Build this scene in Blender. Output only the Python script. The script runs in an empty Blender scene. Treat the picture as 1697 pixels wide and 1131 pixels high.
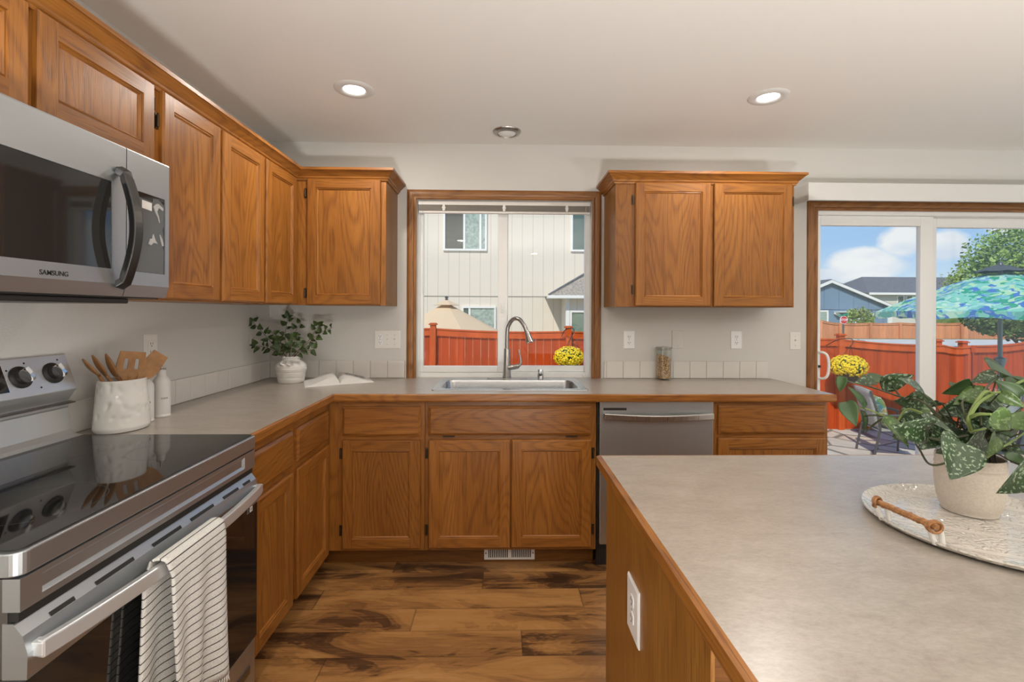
import bpy, bmesh, math, random
from mathutils import Vector, Matrix
random.seed(7)
C = bpy.context.scene.collection
PI = math.pi

# ------------------------------------------------------------------ camera, sky, sun, exposure
SC = bpy.context.scene
cam = bpy.data.cameras.new('camera'); camo = bpy.data.objects.new('camera', cam); C.objects.link(camo)
cam.sensor_width = 36.0; cam.lens = 800.0 / 1697.0 * 36.0
cam.shift_y = -47.5 / 1697.0; cam.clip_start = 0.02; cam.clip_end = 400
YAW = 18.0 / 800.0; ROLL = 0.0045
camo.matrix_world = Matrix.Translation((0, 0, 1.335)) @ Matrix.Rotation(-YAW, 4, 'Z') @ Matrix.Rotation(PI / 2, 4, 'X') @ Matrix.Rotation(ROLL, 4, 'Z')
SC.camera = camo
SC.view_settings.view_transform = 'Standard'; SC.view_settings.look = 'None'
SC.view_settings.exposure = 0.0; SC.view_settings.gamma = 1.0; SC.view_settings.use_curve_mapping = False


class NT:
    """small node-tree helper"""
    def __init__(s, nt): s.t = nt; s.n = nt.nodes; s.l = nt.links
    def node(s, typ, **kw):
        n = s.n.new(typ)
        for k, v in kw.items(): setattr(n, k, v)
        return n
    def put(s, sock, v):
        if isinstance(v, bpy.types.NodeSocket): s.l.new(v, sock)
        elif v is not None: sock.default_value = v
    def math(s, op, a, b=None, c=None, clamp=False):
        n = s.node('ShaderNodeMath', operation=op, use_clamp=clamp)
        s.put(n.inputs[0], a)
        if b is not None: s.put(n.inputs[1], b)
        if c is not None: s.put(n.inputs[2], c)
        return n.outputs[0]
    def vmath(s, op, a, b=None):
        n = s.node('ShaderNodeVectorMath', operation=op)
        s.put(n.inputs[0], a)
        if b is not None: s.put(n.inputs[1], b)
        return n.outputs[0]
    def mapping(s, v, loc=(0, 0, 0), rot=(0, 0, 0), sc=(1, 1, 1)):
        n = s.node('ShaderNodeMapping'); s.put(n.inputs[0], v)
        n.inputs[1].default_value = loc; n.inputs[2].default_value = rot; n.inputs[3].default_value = sc
        return n.outputs[0]
    def noise(s, v, scale, detail=3, rough=.5, dist=0.0, out=0):
        n = s.node('ShaderNodeTexNoise'); s.put(n.inputs['Vector'], v)
        n.inputs['Scale'].default_value = scale; n.inputs['Detail'].default_value = detail
        n.inputs['Roughness'].default_value = rough; n.inputs['Distortion'].default_value = dist
        return n.outputs[out]
    def ramp(s, f, stops, interp='LINEAR'):
        n = s.node('ShaderNodeValToRGB'); s.put(n.inputs[0], f); r = n.color_ramp; r.interpolation = interp
        while len(r.elements) < len(stops): r.elements.new(.5)
        for e, (p, c) in zip(r.elements, stops):
            e.position = p; e.color = (c[0], c[1], c[2], 1) if not isinstance(c, (int, float)) else (c, c, c, 1)
        return n.outputs[0]
    def mix(s, f, a, b, typ='MIX'):
        n = s.node('ShaderNodeMix', data_type='RGBA', blend_type=typ); s.put(n.inputs[0], f)
        s.put(n.inputs[6], a if not isinstance(a, tuple) else (*a[:3], 1)); s.put(n.inputs[7], b if not isinstance(b, tuple) else (*b[:3], 1))
        return n.outputs[2]
    def sep(s, v):
        n = s.node('ShaderNodeSeparateXYZ'); s.put(n.inputs[0], v); return n.outputs
    def comb(s, x=0, y=0, z=0):
        n = s.node('ShaderNodeCombineXYZ'); s.put(n.inputs[0], x); s.put(n.inputs[1], y); s.put(n.inputs[2], z); return n.outputs[0]


# sky: blue gradient with a bank of cumulus low in the north-east
W = bpy.data.worlds.new('sky'); SC.world = W; W.use_nodes = True
w = NT(W.node_tree); w.n.clear()
geo = w.node('ShaderNodeTexCoord').outputs['Generated']
sx, sy, sz = w.sep(geo)
base = w.ramp(sz, [(0.0, (.76, .86, .96)), (.06, (.58, .77, .98)), (.12, (.38, .62, .95)), (.25, (.25, .50, .90)), (.6, (.13, .32, .75))])
def cloud_blob(az, el, wa, we):
    d = Vector((math.sin(az) * math.cos(el), math.cos(az) * math.cos(el), math.sin(el)))
    t = Vector((math.cos(az), -math.sin(az), 0))
    n1 = w.node('ShaderNodeVectorMath', operation='DOT_PRODUCT'); w.put(n1.inputs[0], geo); n1.inputs[1].default_value = t
    n3 = w.node('ShaderNodeVectorMath', operation='DOT_PRODUCT'); w.put(n3.inputs[0], geo); n3.inputs[1].default_value = d
    a = w.math('DIVIDE', n1.outputs['Value'], wa); b = w.math('DIVIDE', w.math('SUBTRACT', sz, math.sin(el)), we)
    r = w.math('ADD', w.math('MULTIPLY', a, a), w.math('MULTIPLY', b, b))
    return w.math('MULTIPLY', w.math('SUBTRACT', 1.0, r, clamp=True), w.math('GREATER_THAN', n3.outputs['Value'], 0.0))
blobs = None
for az, el, wa, we in [(.655, .085, .075, .042), (.70, .118, .05, .042), (.60, .062, .06, .022), (.755, .105, .045, .036), (.83, .125, .05, .018), (.25, .3, .2, .06), (1.3, .2, .25, .07), (-.9, .25, .3, .08), (2.6, .3, .3, .09), (-2.2, .35, .3, .1)]:
    bb = cloud_blob(az, el, wa, we)
    blobs = bb if blobs is None else w.math('MAXIMUM', blobs, bb)
cn = w.noise(w.mapping(geo, sc=(1, 1, 1.6)), 9.0, 7, .55)
cm = w.ramp(w.math('ADD', w.math('MULTIPLY', blobs, .62), w.math('MULTIPLY', w.math('SUBTRACT', cn, .5), .75)), [(.28, 0), (.45, 1)])
shade = w.ramp(w.noise(w.mapping(geo, sc=(1, 1, 2.2), loc=(0, 0, .04)), 8.0, 4), [(.35, (.72, .80, .93)), (.6, (.98, .98, 1.0))])
skyc = w.mix(w.math('MULTIPLY', cm, .92), base, shade)
bg = w.node('ShaderNodeBackground'); w.put(bg.inputs[0], skyc); bg.inputs[1].default_value = 0.95
wo = w.node('ShaderNodeOutputWorld'); w.l.new(bg.outputs[0], wo.inputs[0])

def lamp(name, typ, loc, rot, energy, color=(1, 1, 1), parent=None, **kw):
    d = bpy.data.lights.new(name, typ); d.energy = energy; d.color = color
    for k, v in kw.items(): setattr(d, k, v)
    o = bpy.data.objects.new(name, d); C.objects.link(o); o.location = loc; o.rotation_euler = rot
    if parent: o.parent = parent
    return o
SUN_EN = 3.6
lamp('sun', 'SUN', (0, -4, 12), (math.radians(44), 0, math.radians(-28)), SUN_EN, (1, .93, .83), angle=.009)
# unseen fill uplights, added behind the camera to wash the ceiling
for ux, uy, ue in ((.2, -.9, 105), (2.2, -.7, 72), (3.5, .2, 20)):
    lamp('added_uplight', 'AREA', (ux, uy, .35), (PI, 0, 0), ue, (1, .98, .95), shape='DISK', size=.5)
DOWNLIGHT_W = 7.5


# ------------------------------------------------------------------ materials
MATS = {}
def new_mat(name):
    m = bpy.data.materials.new(name); m.use_nodes = True
    t = NT(m.node_tree); b = t.n['Principled BSDF']; MATS[name] = m
    return m, t, b
def simple(name, col, rough=.5, metal=0.0, spec=.5, bump=0, bscale=200, var=0, vscale=8, coat=0, emit=None, es=1.0):
    m, t, b = new_mat(name)
    b.inputs['Base Color'].default_value = (*col, 1); b.inputs['Roughness'].default_value = rough
    b.inputs['Metallic'].default_value = metal; b.inputs['Specular IOR Level'].default_value = spec
    b.inputs['Coat Weight'].default_value = coat
    co = t.node('ShaderNodeTexCoord').outputs['Object']
    if var:
        n = t.noise(co, vscale, 4)
        c = t.ramp(n, [(.3, tuple(x * (1 - var) for x in col)), (.7, tuple(min(1, x * (1 + var)) for x in col))])
        t.put(b.inputs['Base Color'], c)
    if bump:
        n = t.noise(co, bscale, 3)
        bn = t.node('ShaderNodeBump'); bn.inputs['Strength'].default_value = bump; bn.inputs['Distance'].default_value = .002
        t.put(bn.inputs['Height'], n); t.put(b.inputs['Normal'], bn.outputs[0])
    if emit:
        b.inputs['Emission Color'].default_value = (*emit, 1); b.inputs['Emission Strength'].default_value = es
    return m

def oak(name, axis, dark=1.0, cathedral=.31, tint=(1, 1, 1)):
    """stained oak, grain running along axis (0 x, 1 y, 2 z)"""
    m, t, b = new_mat(name)
    tc = t.node('ShaderNodeTexCoord').outputs['Object']
    rnd = t.node('ShaderNodeObjectInfo').outputs['Random']
    v = t.vmath('ADD', tc, t.comb(t.math('MULTIPLY', rnd, 17.3), t.math('MULTIPLY', rnd, 9.1), t.math('MULTIPLY', rnd, 23.7)))
    st = [1, 1, 1]; st[axis] = .055
    sv = t.mapping(v, sc=st)
    warp = t.noise(sv, 4.0, 2, .5)
    # growth rings: wavy bands across the grain, folded into cathedral arches by low-frequency warp
    st2 = [1, 1, 1]; st2[axis] = .16
    big = t.noise(t.mapping(v, sc=st2), 4.6, 1.5, .45, .3)
    rings = t.math('SINE', t.math('MULTIPLY', t.math('ADD', big, t.math('MULTIPLY', warp, .16)), 150.0))
    rings = t.math('MULTIPLY_ADD', rings, .5, .5)
    rings = t.math('POWER', rings, 2.6)
    fine = t.noise(sv, 150, 3, .6)
    st3 = [1, 1, 1]; st3[axis] = .022
    pore = t.noise(t.mapping(v, sc=st3), 300, 2, .6)
    pore = t.ramp(t.math('SUBTRACT', pore, t.math('MULTIPLY', rings, .06)), [(.34, 1), (.45, 0)])
    tone = t.noise(sv, 9, 3, .5)
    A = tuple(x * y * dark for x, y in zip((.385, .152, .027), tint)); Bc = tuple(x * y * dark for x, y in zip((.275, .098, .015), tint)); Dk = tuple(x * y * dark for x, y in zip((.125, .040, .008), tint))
    c = t.mix(t.ramp(t.math('ADD', t.math('MULTIPLY', tone, .6), t.math('MULTIPLY', fine, .4)), [(.36, 1), (.64, 0)]), A, Bc)
    c = t.mix(t.math('MULTIPLY', rings, cathedral), c, Dk)
    c = t.mix(t.math('MULTIPLY', pore, .55), c, Dk)
    hv = t.math('MULTIPLY_ADD', rnd, .22, .89)
    c = t.mix(1.0, c, t.comb(hv, hv, hv), 'MULTIPLY')
    t.put(b.inputs['Base Color'], c)
    b.inputs['Roughness'].default_value = .36; b.inputs['Specular IOR Level'].default_value = .45
    bn = t.node('ShaderNodeBump'); bn.inputs['Strength'].default_value = .12; bn.inputs['Distance'].default_value = .001
    t.put(bn.inputs['Height'], t.math('SUBTRACT', 1.0, pore)); t.put(b.inputs['Normal'], bn.outputs[0])
    return m
OAK = [oak('oak_grain_x', 0), oak('oak_grain_y', 1), oak('oak_grain_z', 2, cathedral=.26)]
OAKP = oak('oak_panel', 2, cathedral=.34)
TRIMW = [oak('trim_wood_x', 0, 1.0, .3, (.88, 1.0, 1.7)), None, oak('trim_wood_z', 2, 1.0, .3, (.88, 1.0, 1.7))]
OAKDK = oak('oak_shaded_recess', 0, .55, .2)  # darkened copy of the oak, recess shade put into its colour
OAKSIDE = oak('oak_veneer_side', 2, .98, .12, (.92, 1.02, 1.0))

def wall_mat(name, col, b_=.22):
    m = simple(name, col, .72, bump=b_, bscale=130, spec=.25); return m
M_WALL = wall_mat('painted_wall', (.64, .628, .595))
M_CEIL = wall_mat('painted_ceiling', (.80, .785, .745), .15)
M_WHITE = simple('white_paint', (.69, .69, .67), .4)
M_VINYL = simple('white_vinyl', (.84, .85, .83), .35)
M_PLATE = simple('ivory_plate', (.80, .78, .74), .38)
M_PLATEW = simple('white_plate', (.88, .88, .88), .3)
M_DARK = simple('black_slot', (.012, .011, .010), .5)
M_BLACK = simple('black_plastic', (.022, .021, .02), .38)
M_TILE = None
def tile():
    m, t, b = new_mat('backsplash_tile')
    b.inputs['Base Color'].default_value = (.72, .69, .65, 1); b.inputs['Roughness'].default_value = .16
    return m
M_TILE = tile()
M_GROUT = simple('grout', (.36, .34, .31), .8)

def counter():
    m, t, b = new_mat('laminate_counter')
    tc = t.node('ShaderNodeTexCoord').outputs['Object']
    n1 = t.noise(t.mapping(tc, sc=(1, 2.4, 1)), 9, 6, .65, .6)
    n2 = t.noise(t.mapping(tc, sc=(1, 2.0, 1)), 90, 4, .7)
    n3 = t.noise(t.mapping(tc, loc=(5, 2, 1), sc=(1, 3, 1)), 3.5, 5, .6, 1.2)
    f = t.math('ADD', t.math('MULTIPLY', n1, .5), t.math('MULTIPLY', n2, .5))
    c = t.ramp(f, [(.36, (.305, .262, .218)), (.5, (.368, .325, .279)), (.64, (.430, .388, .340))])
    c = t.mix(t.ramp(n3, [(.62, 0), (.75, .25)]), c, (.50, .47, .42))
    t.put(b.inputs['Base Color'], c)
    b.inputs['Roughness'].default_value = .30
    b.inputs['Specular IOR Level'].default_value = .75
    b.inputs['Coat Weight'].default_value = .2; b.inputs['Coat Roughness'].default_value = .3
    return m
M_COUNTER = counter()

def floor_mat():
    m, t, b = new_mat('plank_floor')
    tc = t.node('ShaderNodeTexCoord').outputs['Object']
    x, y, z = t.sep(tc)
    PW, PL = .152, 1.22
    row = t.math('FLOOR', t.math('DIVIDE', y, PW))
    off = t.math('MULTIPLY', t.math('FRACT', t.math('MULTIPLY', row, .381)), PL)
    xx = t.math('DIVIDE', t.math('ADD', x, off), PL)
    col = t.math('FLOOR', xx)
    h = t.node('ShaderNodeTexWhiteNoise', noise_dimensions='2D'); t.put(h.inputs['Vector'], t.comb(row, col, 0))
    hv = h.outputs['Value']
    base = t.vmath('ADD', t.comb(t.math('MULTIPLY', x, .30), y, 0), t.comb(t.math('MULTIPLY', hv, 31.0), t.math('MULTIPLY', hv, 13.0), hv))
    n1 = t.noise(base, 5.2, 4, .58, 1.6)
    n2 = t.noise(t.mapping(base, sc=(.22, 1, 1)), 85, 4, .65, .4)
    n3 = t.noise(t.mapping(base, loc=(3, 1, 0), sc=(.5, 1, 1)), 3.2, 2, .5, .5)
    bands = t.math('MULTIPLY_ADD', t.math('SINE', t.math('MULTIPLY', n1, 75.0)), .5, .5)
    f = t.math('ADD', t.math('ADD', t.math('MULTIPLY', n1, .62), t.math('MULTIPLY', n2, .20)), t.math('MULTIPLY', bands, .035))
    f = t.math('ADD', t.math('ADD', f, t.math('MULTIPLY', t.math('SUBTRACT', n3, .5), .42)), t.math('MULTIPLY', t.math('SUBTRACT', hv, .5), .13))
    c = t.ramp(f, [(.28, (.040, .019, .009)), (.37, (.11, .050, .020)), (.42, (.25, .116, .038)), (.51, (.40, .196, .062)), (.66, (.50, .265, .095))])
    ey = t.math('ABSOLUTE', t.math('SUBTRACT', t.math('FRACT', t.math('DIVIDE', y, PW)), .5))
    ex = t.math('ABSOLUTE', t.math('SUBTRACT', t.math('FRACT', xx), .5))
    seam = t.math('MAXIMUM', t.ramp(ey, [(.487, 0), (.497, 1)]), t.ramp(ex, [(.4982, 0), (.4992, 1)]))
    c = t.mix(t.math('MULTIPLY', seam, .55), c, (.03, .014, .007))
    t.put(b.inputs['Base Color'], c)
    t.put(b.inputs['Roughness'], t.ramp(n2, [(.3, .30), (.7, .42)]))
    bn = t.node('ShaderNodeBump'); bn.inputs['Strength'].default_value = .15; bn.inputs['Distance'].default_value = .001
    t.put(bn.inputs['Height'], t.math('SUBTRACT', n2, seam)); t.put(b.inputs['Normal'], bn.outputs[0])
    return m
M_FLOOR = floor_mat()

def steel(name, col=(.50, .53, .55), rough=.40, axis=1, var=.05):
    m, t, b = new_mat(name)
    tc = t.node('ShaderNodeTexCoord').outputs['Object']
    sc = [400, 400, 400]; sc[axis] = 3
    n = t.noise(t.mapping(tc, sc=sc), 1.0, 3, .6)
    t.put(b.inputs['Roughness'], t.ramp(n, [(.3, rough - var * .5), (.7, rough + var * .5)]))
    b.inputs['Metallic'].default_value = 1
    t.put(b.inputs['Base Color'], t.ramp(n, [(.2, tuple(x * .97 for x in col)), (.8, tuple(min(1, x * 1.02) for x in col))]))
    return m
M_STEEL = steel('brushed_steel'); M_STEELX = steel('brushed_steel_across', axis=0)
M_SINK = steel('sink_steel', (.52, .52, .52), .26, 0); M_NICKEL = steel('brushed_nickel', (.42, .40, .37), .30, 2, .08)
M_BKSTEEL = steel('black_steel', (.10, .098, .095), .34, 2)
M_DKSTEEL = steel('dark_steel', (.22, .21, .20), .30, 1)
M_STEELREFL = simple('steel_painted_reflection', (.72, .735, .74), .36, .7)  # steel lightened, bright reflections put into the base colour
M_CHROME = simple('chrome', (.75, .75, .75), .08, 1)
M_BGLASS = simple('black_glass', (.010, .010, .010), .035, 0, .6)
M_MWGLASS = simple('smoked_glass', (.018, .018, .017), .05, 0, .7)
M_FILM = simple('grey_film', (.105, .105, .10), .28, 0, .5, bump=.5, bscale=30)
M_HINGE = simple('hinge_bronze', (.10, .075, .05), .4, 1)
M_CERAMIC = simple('white_ceramic', (.74, .72, .68), .14, 0, .5)
M_MATTEW = simple('matte_white_ceramic', (.76, .74, .71), .45)
M_BAMBOO = simple('bamboo_wood', (.36, .175, .062), .5, var=.18, vscale=40)
M_PAPER = simple('paper', (.80, .79, .76), .8)
M_PRINT = simple('printed_page', (.42, .41, .39), .8, var=.6, vscale=60)
M_LENSON = simple('lit_lens', (1, 1, 1), .5, emit=(1, .96, .90), es=9)
M_LENSOFF = simple('frosted_lens', (.75, .75, .72), .3)

def glass(name, tint=(1, 1, 1), ior=1.45, extra=0.0):
    m = bpy.data.materials.new(name); m.use_nodes = True; t = NT(m.node_tree); t.n.clear(); MATS[name] = m
    o = t.node('ShaderNodeOutputMaterial'); tr = t.node('ShaderNodeBsdfTransparent'); tr.inputs[0].default_value = (*tint, 1)
    gl = t.node('ShaderNodeBsdfGlossy'); gl.inputs['Roughness'].default_value = .0; gl.inputs[0].default_value = (1, 1, 1, 1)
    g = t.node('ShaderNodeNewGeometry'); dp = t.node('ShaderNodeVectorMath', operation='DOT_PRODUCT')
    t.put(dp.inputs[0], g.outputs['Incoming']); t.put(dp.inputs[1], g.outputs['Normal'])
    f0 = ((ior - 1) / (ior + 1)) ** 2
    sch = t.math('MULTIPLY_ADD', t.math('POWER', t.math('SUBTRACT', 1.0, t.math('ABSOLUTE', dp.outputs['Value'])), 5.0), 1 - f0, f0 + extra, clamp=True)
    mx = t.node('ShaderNodeMixShader'); t.put(mx.inputs[0], sch)
    t.l.new(tr.outputs[0], mx.inputs[1]); t.l.new(gl.outputs[0], mx.inputs[2]); t.l.new(mx.outputs[0], o.inputs[0])
    return m
M_PANE = glass('window_glass', (.97, .985, .975)); M_JAR = glass('jar_glass', (.96, .97, .96), 1.4, .03)

def towel_mat():
    m, t, b = new_mat('striped_terry')
    uv = t.node('ShaderNodeUVMap').outputs[0]; u, v, _ = t.sep(uv)
    d = t.math('ABSOLUTE', t.math('SUBTRACT', t.math('FRACT', t.math('MULTIPLY', u, 1 / .0195)), .5))
    n = t.noise(t.node('ShaderNodeTexCoord').outputs['Object'], 420, 2)
    st = t.ramp(d, [(.055, 1), (.085, 0)])
    c = t.mix(st, t.ramp(n, [(.3, (.60, .585, .55)), (.7, (.80, .785, .75))]), (.075, .068, .06))
    t.put(b.inputs['Base Color'], c); b.inputs['Roughness'].default_value = .95; b.inputs['Specular IOR Level'].default_value = .1
    bn = t.node('ShaderNodeBump'); bn.inputs['Strength'].default_value = .6; bn.inputs['Distance'].default_value = .003
    t.put(bn.inputs['Height'], n); t.put(b.inputs['Normal'], bn.outputs[0])
    return m
M_TOWEL = towel_mat()

def leaf_mat(name, a, fleck, amount=.56, scale=120, rough=.4):
    m, t, b = new_mat(name)
    tc = t.node('ShaderNodeTexCoord').outputs['Object']
    n = t.noise(tc, scale, 1.5, .5, .3); n2 = t.noise(tc, 30, 2)
    c = t.mix(t.ramp(n, [(amount, 0), (amount + .03, 1)]), t.ramp(n2, [(.3, tuple(x * .75 for x in a)), (.7, tuple(x * 1.25 for x in a))]), fleck)
    t.put(b.inputs['Base Color'], c); b.inputs['Roughness'].default_value = rough
    b.inputs['Subsurface Weight'].default_value = 0
    return m
M_LEAFV = leaf_mat('variegated_leaf', (.024, .050, .018), (.19, .25, .155), .575, 185, .33)
M_LEAFP = leaf_mat('plain_leaf', (.035, .075, .022), (.05, .10, .03), .7, 60)
M_LEAFL = leaf_mat('pale_leaf', (.055, .105, .022), (.14, .21, .075), .57, 170, .35)
M_VSTEM = simple('vine_stem', (.17, .24, .06), .5); M_DSTEM = simple('dark_stem', (.045, .05, .02), .5)
M_SPRIG = leaf_mat('sprig_leaf', (.042, .072, .018), (.08, .13, .035), .6, 50)
M_TWIG = simple('twig', (.10, .055, .025), .6)
M_SOIL = simple('potting_soil', (.018, .014, .011), .9, bump=1, bscale=150)
M_POT = simple('stoneware', (.60, .535, .46), .5, bump=.35, bscale=260, var=.07, vscale=200)

def tray_mat():
    m, t, b = new_mat('embossed_ceramic')
    b.inputs['Base Color'].default_value = (.66, .62, .56, 1); b.inputs['Roughness'].default_value = .08
    tc = t.node('ShaderNodeTexCoord').outputs['Object']
    v = t.mapping(tc, rot=(0, 0, .5))
    vo = t.node('ShaderNodeTexVoronoi', feature='DISTANCE_TO_EDGE'); t.put(vo.inputs['Vector'], v); vo.inputs['Scale'].default_value = 75
    n = t.math('MULTIPLY', t.noise(v, 70, 1, .4, 2.0), .35)
    x, y, z = t.sep(v)
    stripe = t.ramp(t.math('ABSOLUTE', t.math('SUBTRACT', t.math('FRACT', t.math('MULTIPLY', y, 11.0)), .5)), [(.06, 1), (.09, 0)])
    h = t.math('MULTIPLY', t.math('ADD', t.ramp(vo.outputs['Distance'], [(.05, 0), (.25, 1)]), n), t.math('SUBTRACT', 1.0, stripe))
    bn = t.node('ShaderNodeBump'); b.inputs['Coat Weight'].default_value = .6; b.inputs['Coat Roughness'].default_value = .1; bn.inputs['Strength'].default_value = .7; bn.inputs['Distance'].default_value = .0028
    t.put(bn.inputs['Height'], h); t.put(b.inputs['Normal'], bn.outputs[0])
    return m
M_TRAY = tray_mat()
M_RATTAN = simple('rattan', (.36, .165, .06), .5, var=.3, vscale=150, bump=.8, bscale=250)
M_GRAIN = None
def grain_mat():
    m, t, b = new_mat('grain')
    vo = t.node('ShaderNodeTexVoronoi'); t.put(vo.inputs['Vector'], t.node('ShaderNodeTexCoord').outputs['Object']); vo.inputs['Scale'].default_value = 170
    x, y, z = t.sep(vo.outputs['Color'])
    t.put(b.inputs['Base Color'], t.ramp(x, [(.1, (.20, .095, .03)), (.5, (.42, .24, .09)), (.9, (.62, .43, .22))])); b.inputs['Roughness'].default_value = .6
    bn = t.node('ShaderNodeBump'); bn.inputs['Distance'].default_value = .003; t.put(bn.inputs['Height'], vo.outputs['Distance']); bn.invert = True
    t.put(b.inputs['Normal'], bn.outputs[0])
    return m
M_GRAIN = grain_mat()

# outdoors
def fence_mat(name, col, board=.14, gap=(.2, .06, .03), var=.2):
    m, t, b = new_mat(name)
    tc = t.node('ShaderNodeTexCoord').outputs['Object']; x, y, z = t.sep(tc)
    n = t.noise(t.mapping(tc, sc=(1, 1, .15)), 9, 4, .6)
    c = t.ramp(n, [(.3, tuple(v * (1 - var) for v in col)), (.7, tuple(v * (1 + var) for v in col))])
    if board:
        hsh = t.node('ShaderNodeTexWhiteNoise', noise_dimensions='1D'); t.put(hsh.inputs['W'], t.math('FLOOR', t.math('DIVIDE', x, board)))
        k = t.math('MULTIPLY_ADD', hsh.outputs['Value'], .3, .85)
        c = t.mix(1.0, c, t.comb(k, k, k), 'MULTIPLY')
    t.put(b.inputs['Base Color'], c); b.inputs['Roughness'].default_value = .9; b.inputs['Specular IOR Level'].default_value = .15
    return m
M_FENCE = fence_mat('red_stained_fence', (.46, .060, .010)); M_FENCER = fence_mat('red_stained_rail', (.58, .095, .018), 0)
M_FENCE2 = fence_mat('tan_fence', (.62, .26, .13), .3, var=.1)
def siding(name, col, step, line):
    m, t, b = new_mat(name)
    x, y, z = t.sep(t.node('ShaderNodeTexCoord').outputs['Object'])
    u = t.math('ADD', x, y)
    d = t.math('ABSOLUTE', t.math('SUBTRACT', t.math('FRACT', t.math('DIVIDE', u, step)), .5))
    t.put(b.inputs['Base Color'], t.mix(t.ramp(d, [(.47, 0), (.49, 1)]), col, line)); b.inputs['Roughness'].default_value = .75
    return m
M_SIDING = siding('cream_siding', (.78, .70, .585), .30, (.52, .46, .37)); M_BLUE = siding('blue_siding', (.17, .27, .38), 1.2, (.11, .18, .26))
M_CREAM = simple('pale_siding', (.62, .60, .52), .8); M_OTRIM = simple('white_exterior_trim', (.85, .84, .80), .5)
M_ROOF = simple('grey_shingles', (.13, .14, .155), .85, var=.25, vscale=6); M_ROOFB = simple('tan_shingles', (.33, .29, .24), .85, var=.35, vscale=20)
M_HGLASS = simple('house_window_glass', (.10, .15, .12), .08, 0, .6); M_CURT = simple('curtain_behind_glass', (.36, .44, .38), .3, var=.3, vscale=12)
M_TAN = simple('tan_canvas', (.72, .53, .33), .8); M_GREY = simple('grey_frame', (.10, .10, .10), .4, .3); M_SLING = simple('grey_sling', (.36, .37, .34), .7, var=.15, vscale=40)
M_POLE = simple('umbrella_pole', (.17, .19, .18), .35, .6)
M_YELLOW = simple('yellow_petals', (.85, .60, .005), .6, var=.2, vscale=60); M_MUMLEAF = simple('mum_leaf', (.10, .17, .03), .6)
M_BASKET = simple('basket_liner', (.07, .04, .025), .8); M_IRON = simple('wrought_iron', (.02, .018, .016), .5, .5)
M_TREE = simple('tree_leaf', (.27, .38, .085), .55, var=.5, vscale=1.3); M_TREED = simple('shrub_leaf', (.13, .20, .05), .6, var=.4, vscale=2)
M_BARK = simple('bark', (.12, .08, .05), .9); M_GRASS = simple('ornamental_grass_blade', (.34, .40, .10), .7, var=.3, vscale=5)
M_ROCK = simple('rock', (.30, .28, .26), .9, var=.3, vscale=6, bump=.5, bscale=20); M_RED = simple('sign_red', (.55, .02, .03), .4); M_SIGNG = simple('sign_green', (.01, .27, .18), .4)
def floral(name, cols, scale, stretch=1.0):
    m, t, b = new_mat(name)
    tc = t.node('ShaderNodeTexCoord').outputs['Object']
    vo = t.node('ShaderNodeTexVoronoi'); t.put(vo.inputs['Vector'], t.mapping(t.vmath('ADD', tc, t.vmath('SCALE', t.noise(tc, 4, 2, out=1))), sc=(1, stretch, stretch * 1.6))); vo.inputs['Scale'].default_value = scale
    x, y, z = t.sep(vo.outputs['Color'])
    k = len(cols)
    c = t.ramp(x, [(i / k, cc) for i, cc in enumerate(cols)], 'CONSTANT')
    n = t.noise(t.mapping(tc, sc=(1, 1, 3)), scale * 2.5, 2)
    c = t.mix(t.ramp(n, [(.60, 0), (.66, .45)]), c, (.75, .85, .75))
    t.put(b.inputs['Base Color'], c); b.inputs['Roughness'].default_value = .8
    tr = t.node('ShaderNodeBsdfTranslucent'); t.put(tr.inputs[0], c)
    mx = t.node('ShaderNodeMixShader'); mx.inputs[0].default_value = .35
    o = [q for q in t.n if q.type == 'OUTPUT_MATERIAL'][0]
    t.l.new(b.outputs[0], mx.inputs[1]); t.l.new(tr.outputs[0], mx.inputs[2]); t.l.new(mx.outputs[0], o.inputs[0])
    return m
M_UMB = floral('leaf_print_canvas', [(.20, .60, .52), (.30, .72, .58), (.08, .26, .62), (.55, .82, .50), (.20, .50, .72), (.40, .75, .68), (.04, .45, .28), (.60, .84, .68)], 5.2, 1.3)
M_CUSH = floral('floral_cushion', [(.65, .70, .62), (.20, .45, .15), (.75, .78, .70), (.15, .40, .50), (.70, .35, .08), (.60, .70, .30)], 14)
def patio_mat():
    m, t, b = new_mat('flagstone')
    tc = t.node('ShaderNodeTexCoord').outputs['Object']
    vo = t.node('ShaderNodeTexVoronoi', feature='DISTANCE_TO_EDGE'); t.put(vo.inputs['Vector'], tc); vo.inputs['Scale'].default_value = 1.7
    v2 = t.node('ShaderNodeTexVoronoi'); t.put(v2.inputs['Vector'], tc); v2.inputs['Scale'].default_value = 1.7
    x, y, z = t.sep(v2.outputs['Color'])
    c = t.ramp(x, [(.1, (.52, .47, .38)), (.5, (.62, .59, .50)), (.9, (.56, .43, .30))])
    c = t.mix(.35, c, t.ramp(t.noise(tc, 6, 5), [(.3, (.40, .40, .34)), (.7, (.72, .67, .58))]))
    c = t.mix(t.ramp(vo.outputs['Distance'], [(.02, 1), (.05, 0)]), c, (.20, .18, .14))
    t.put(b.inputs['Base Color'], c); b.inputs['Roughness'].default_value = .8
    return m
M_PATIO = patio_mat(); M_EARTH = simple('dry_lawn', (.30, .30, .16), .95, var=.3, vscale=3); M_ROAD = simple('concrete_road', (.60, .58, .53), .9, var=.08, vscale=2)


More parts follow.
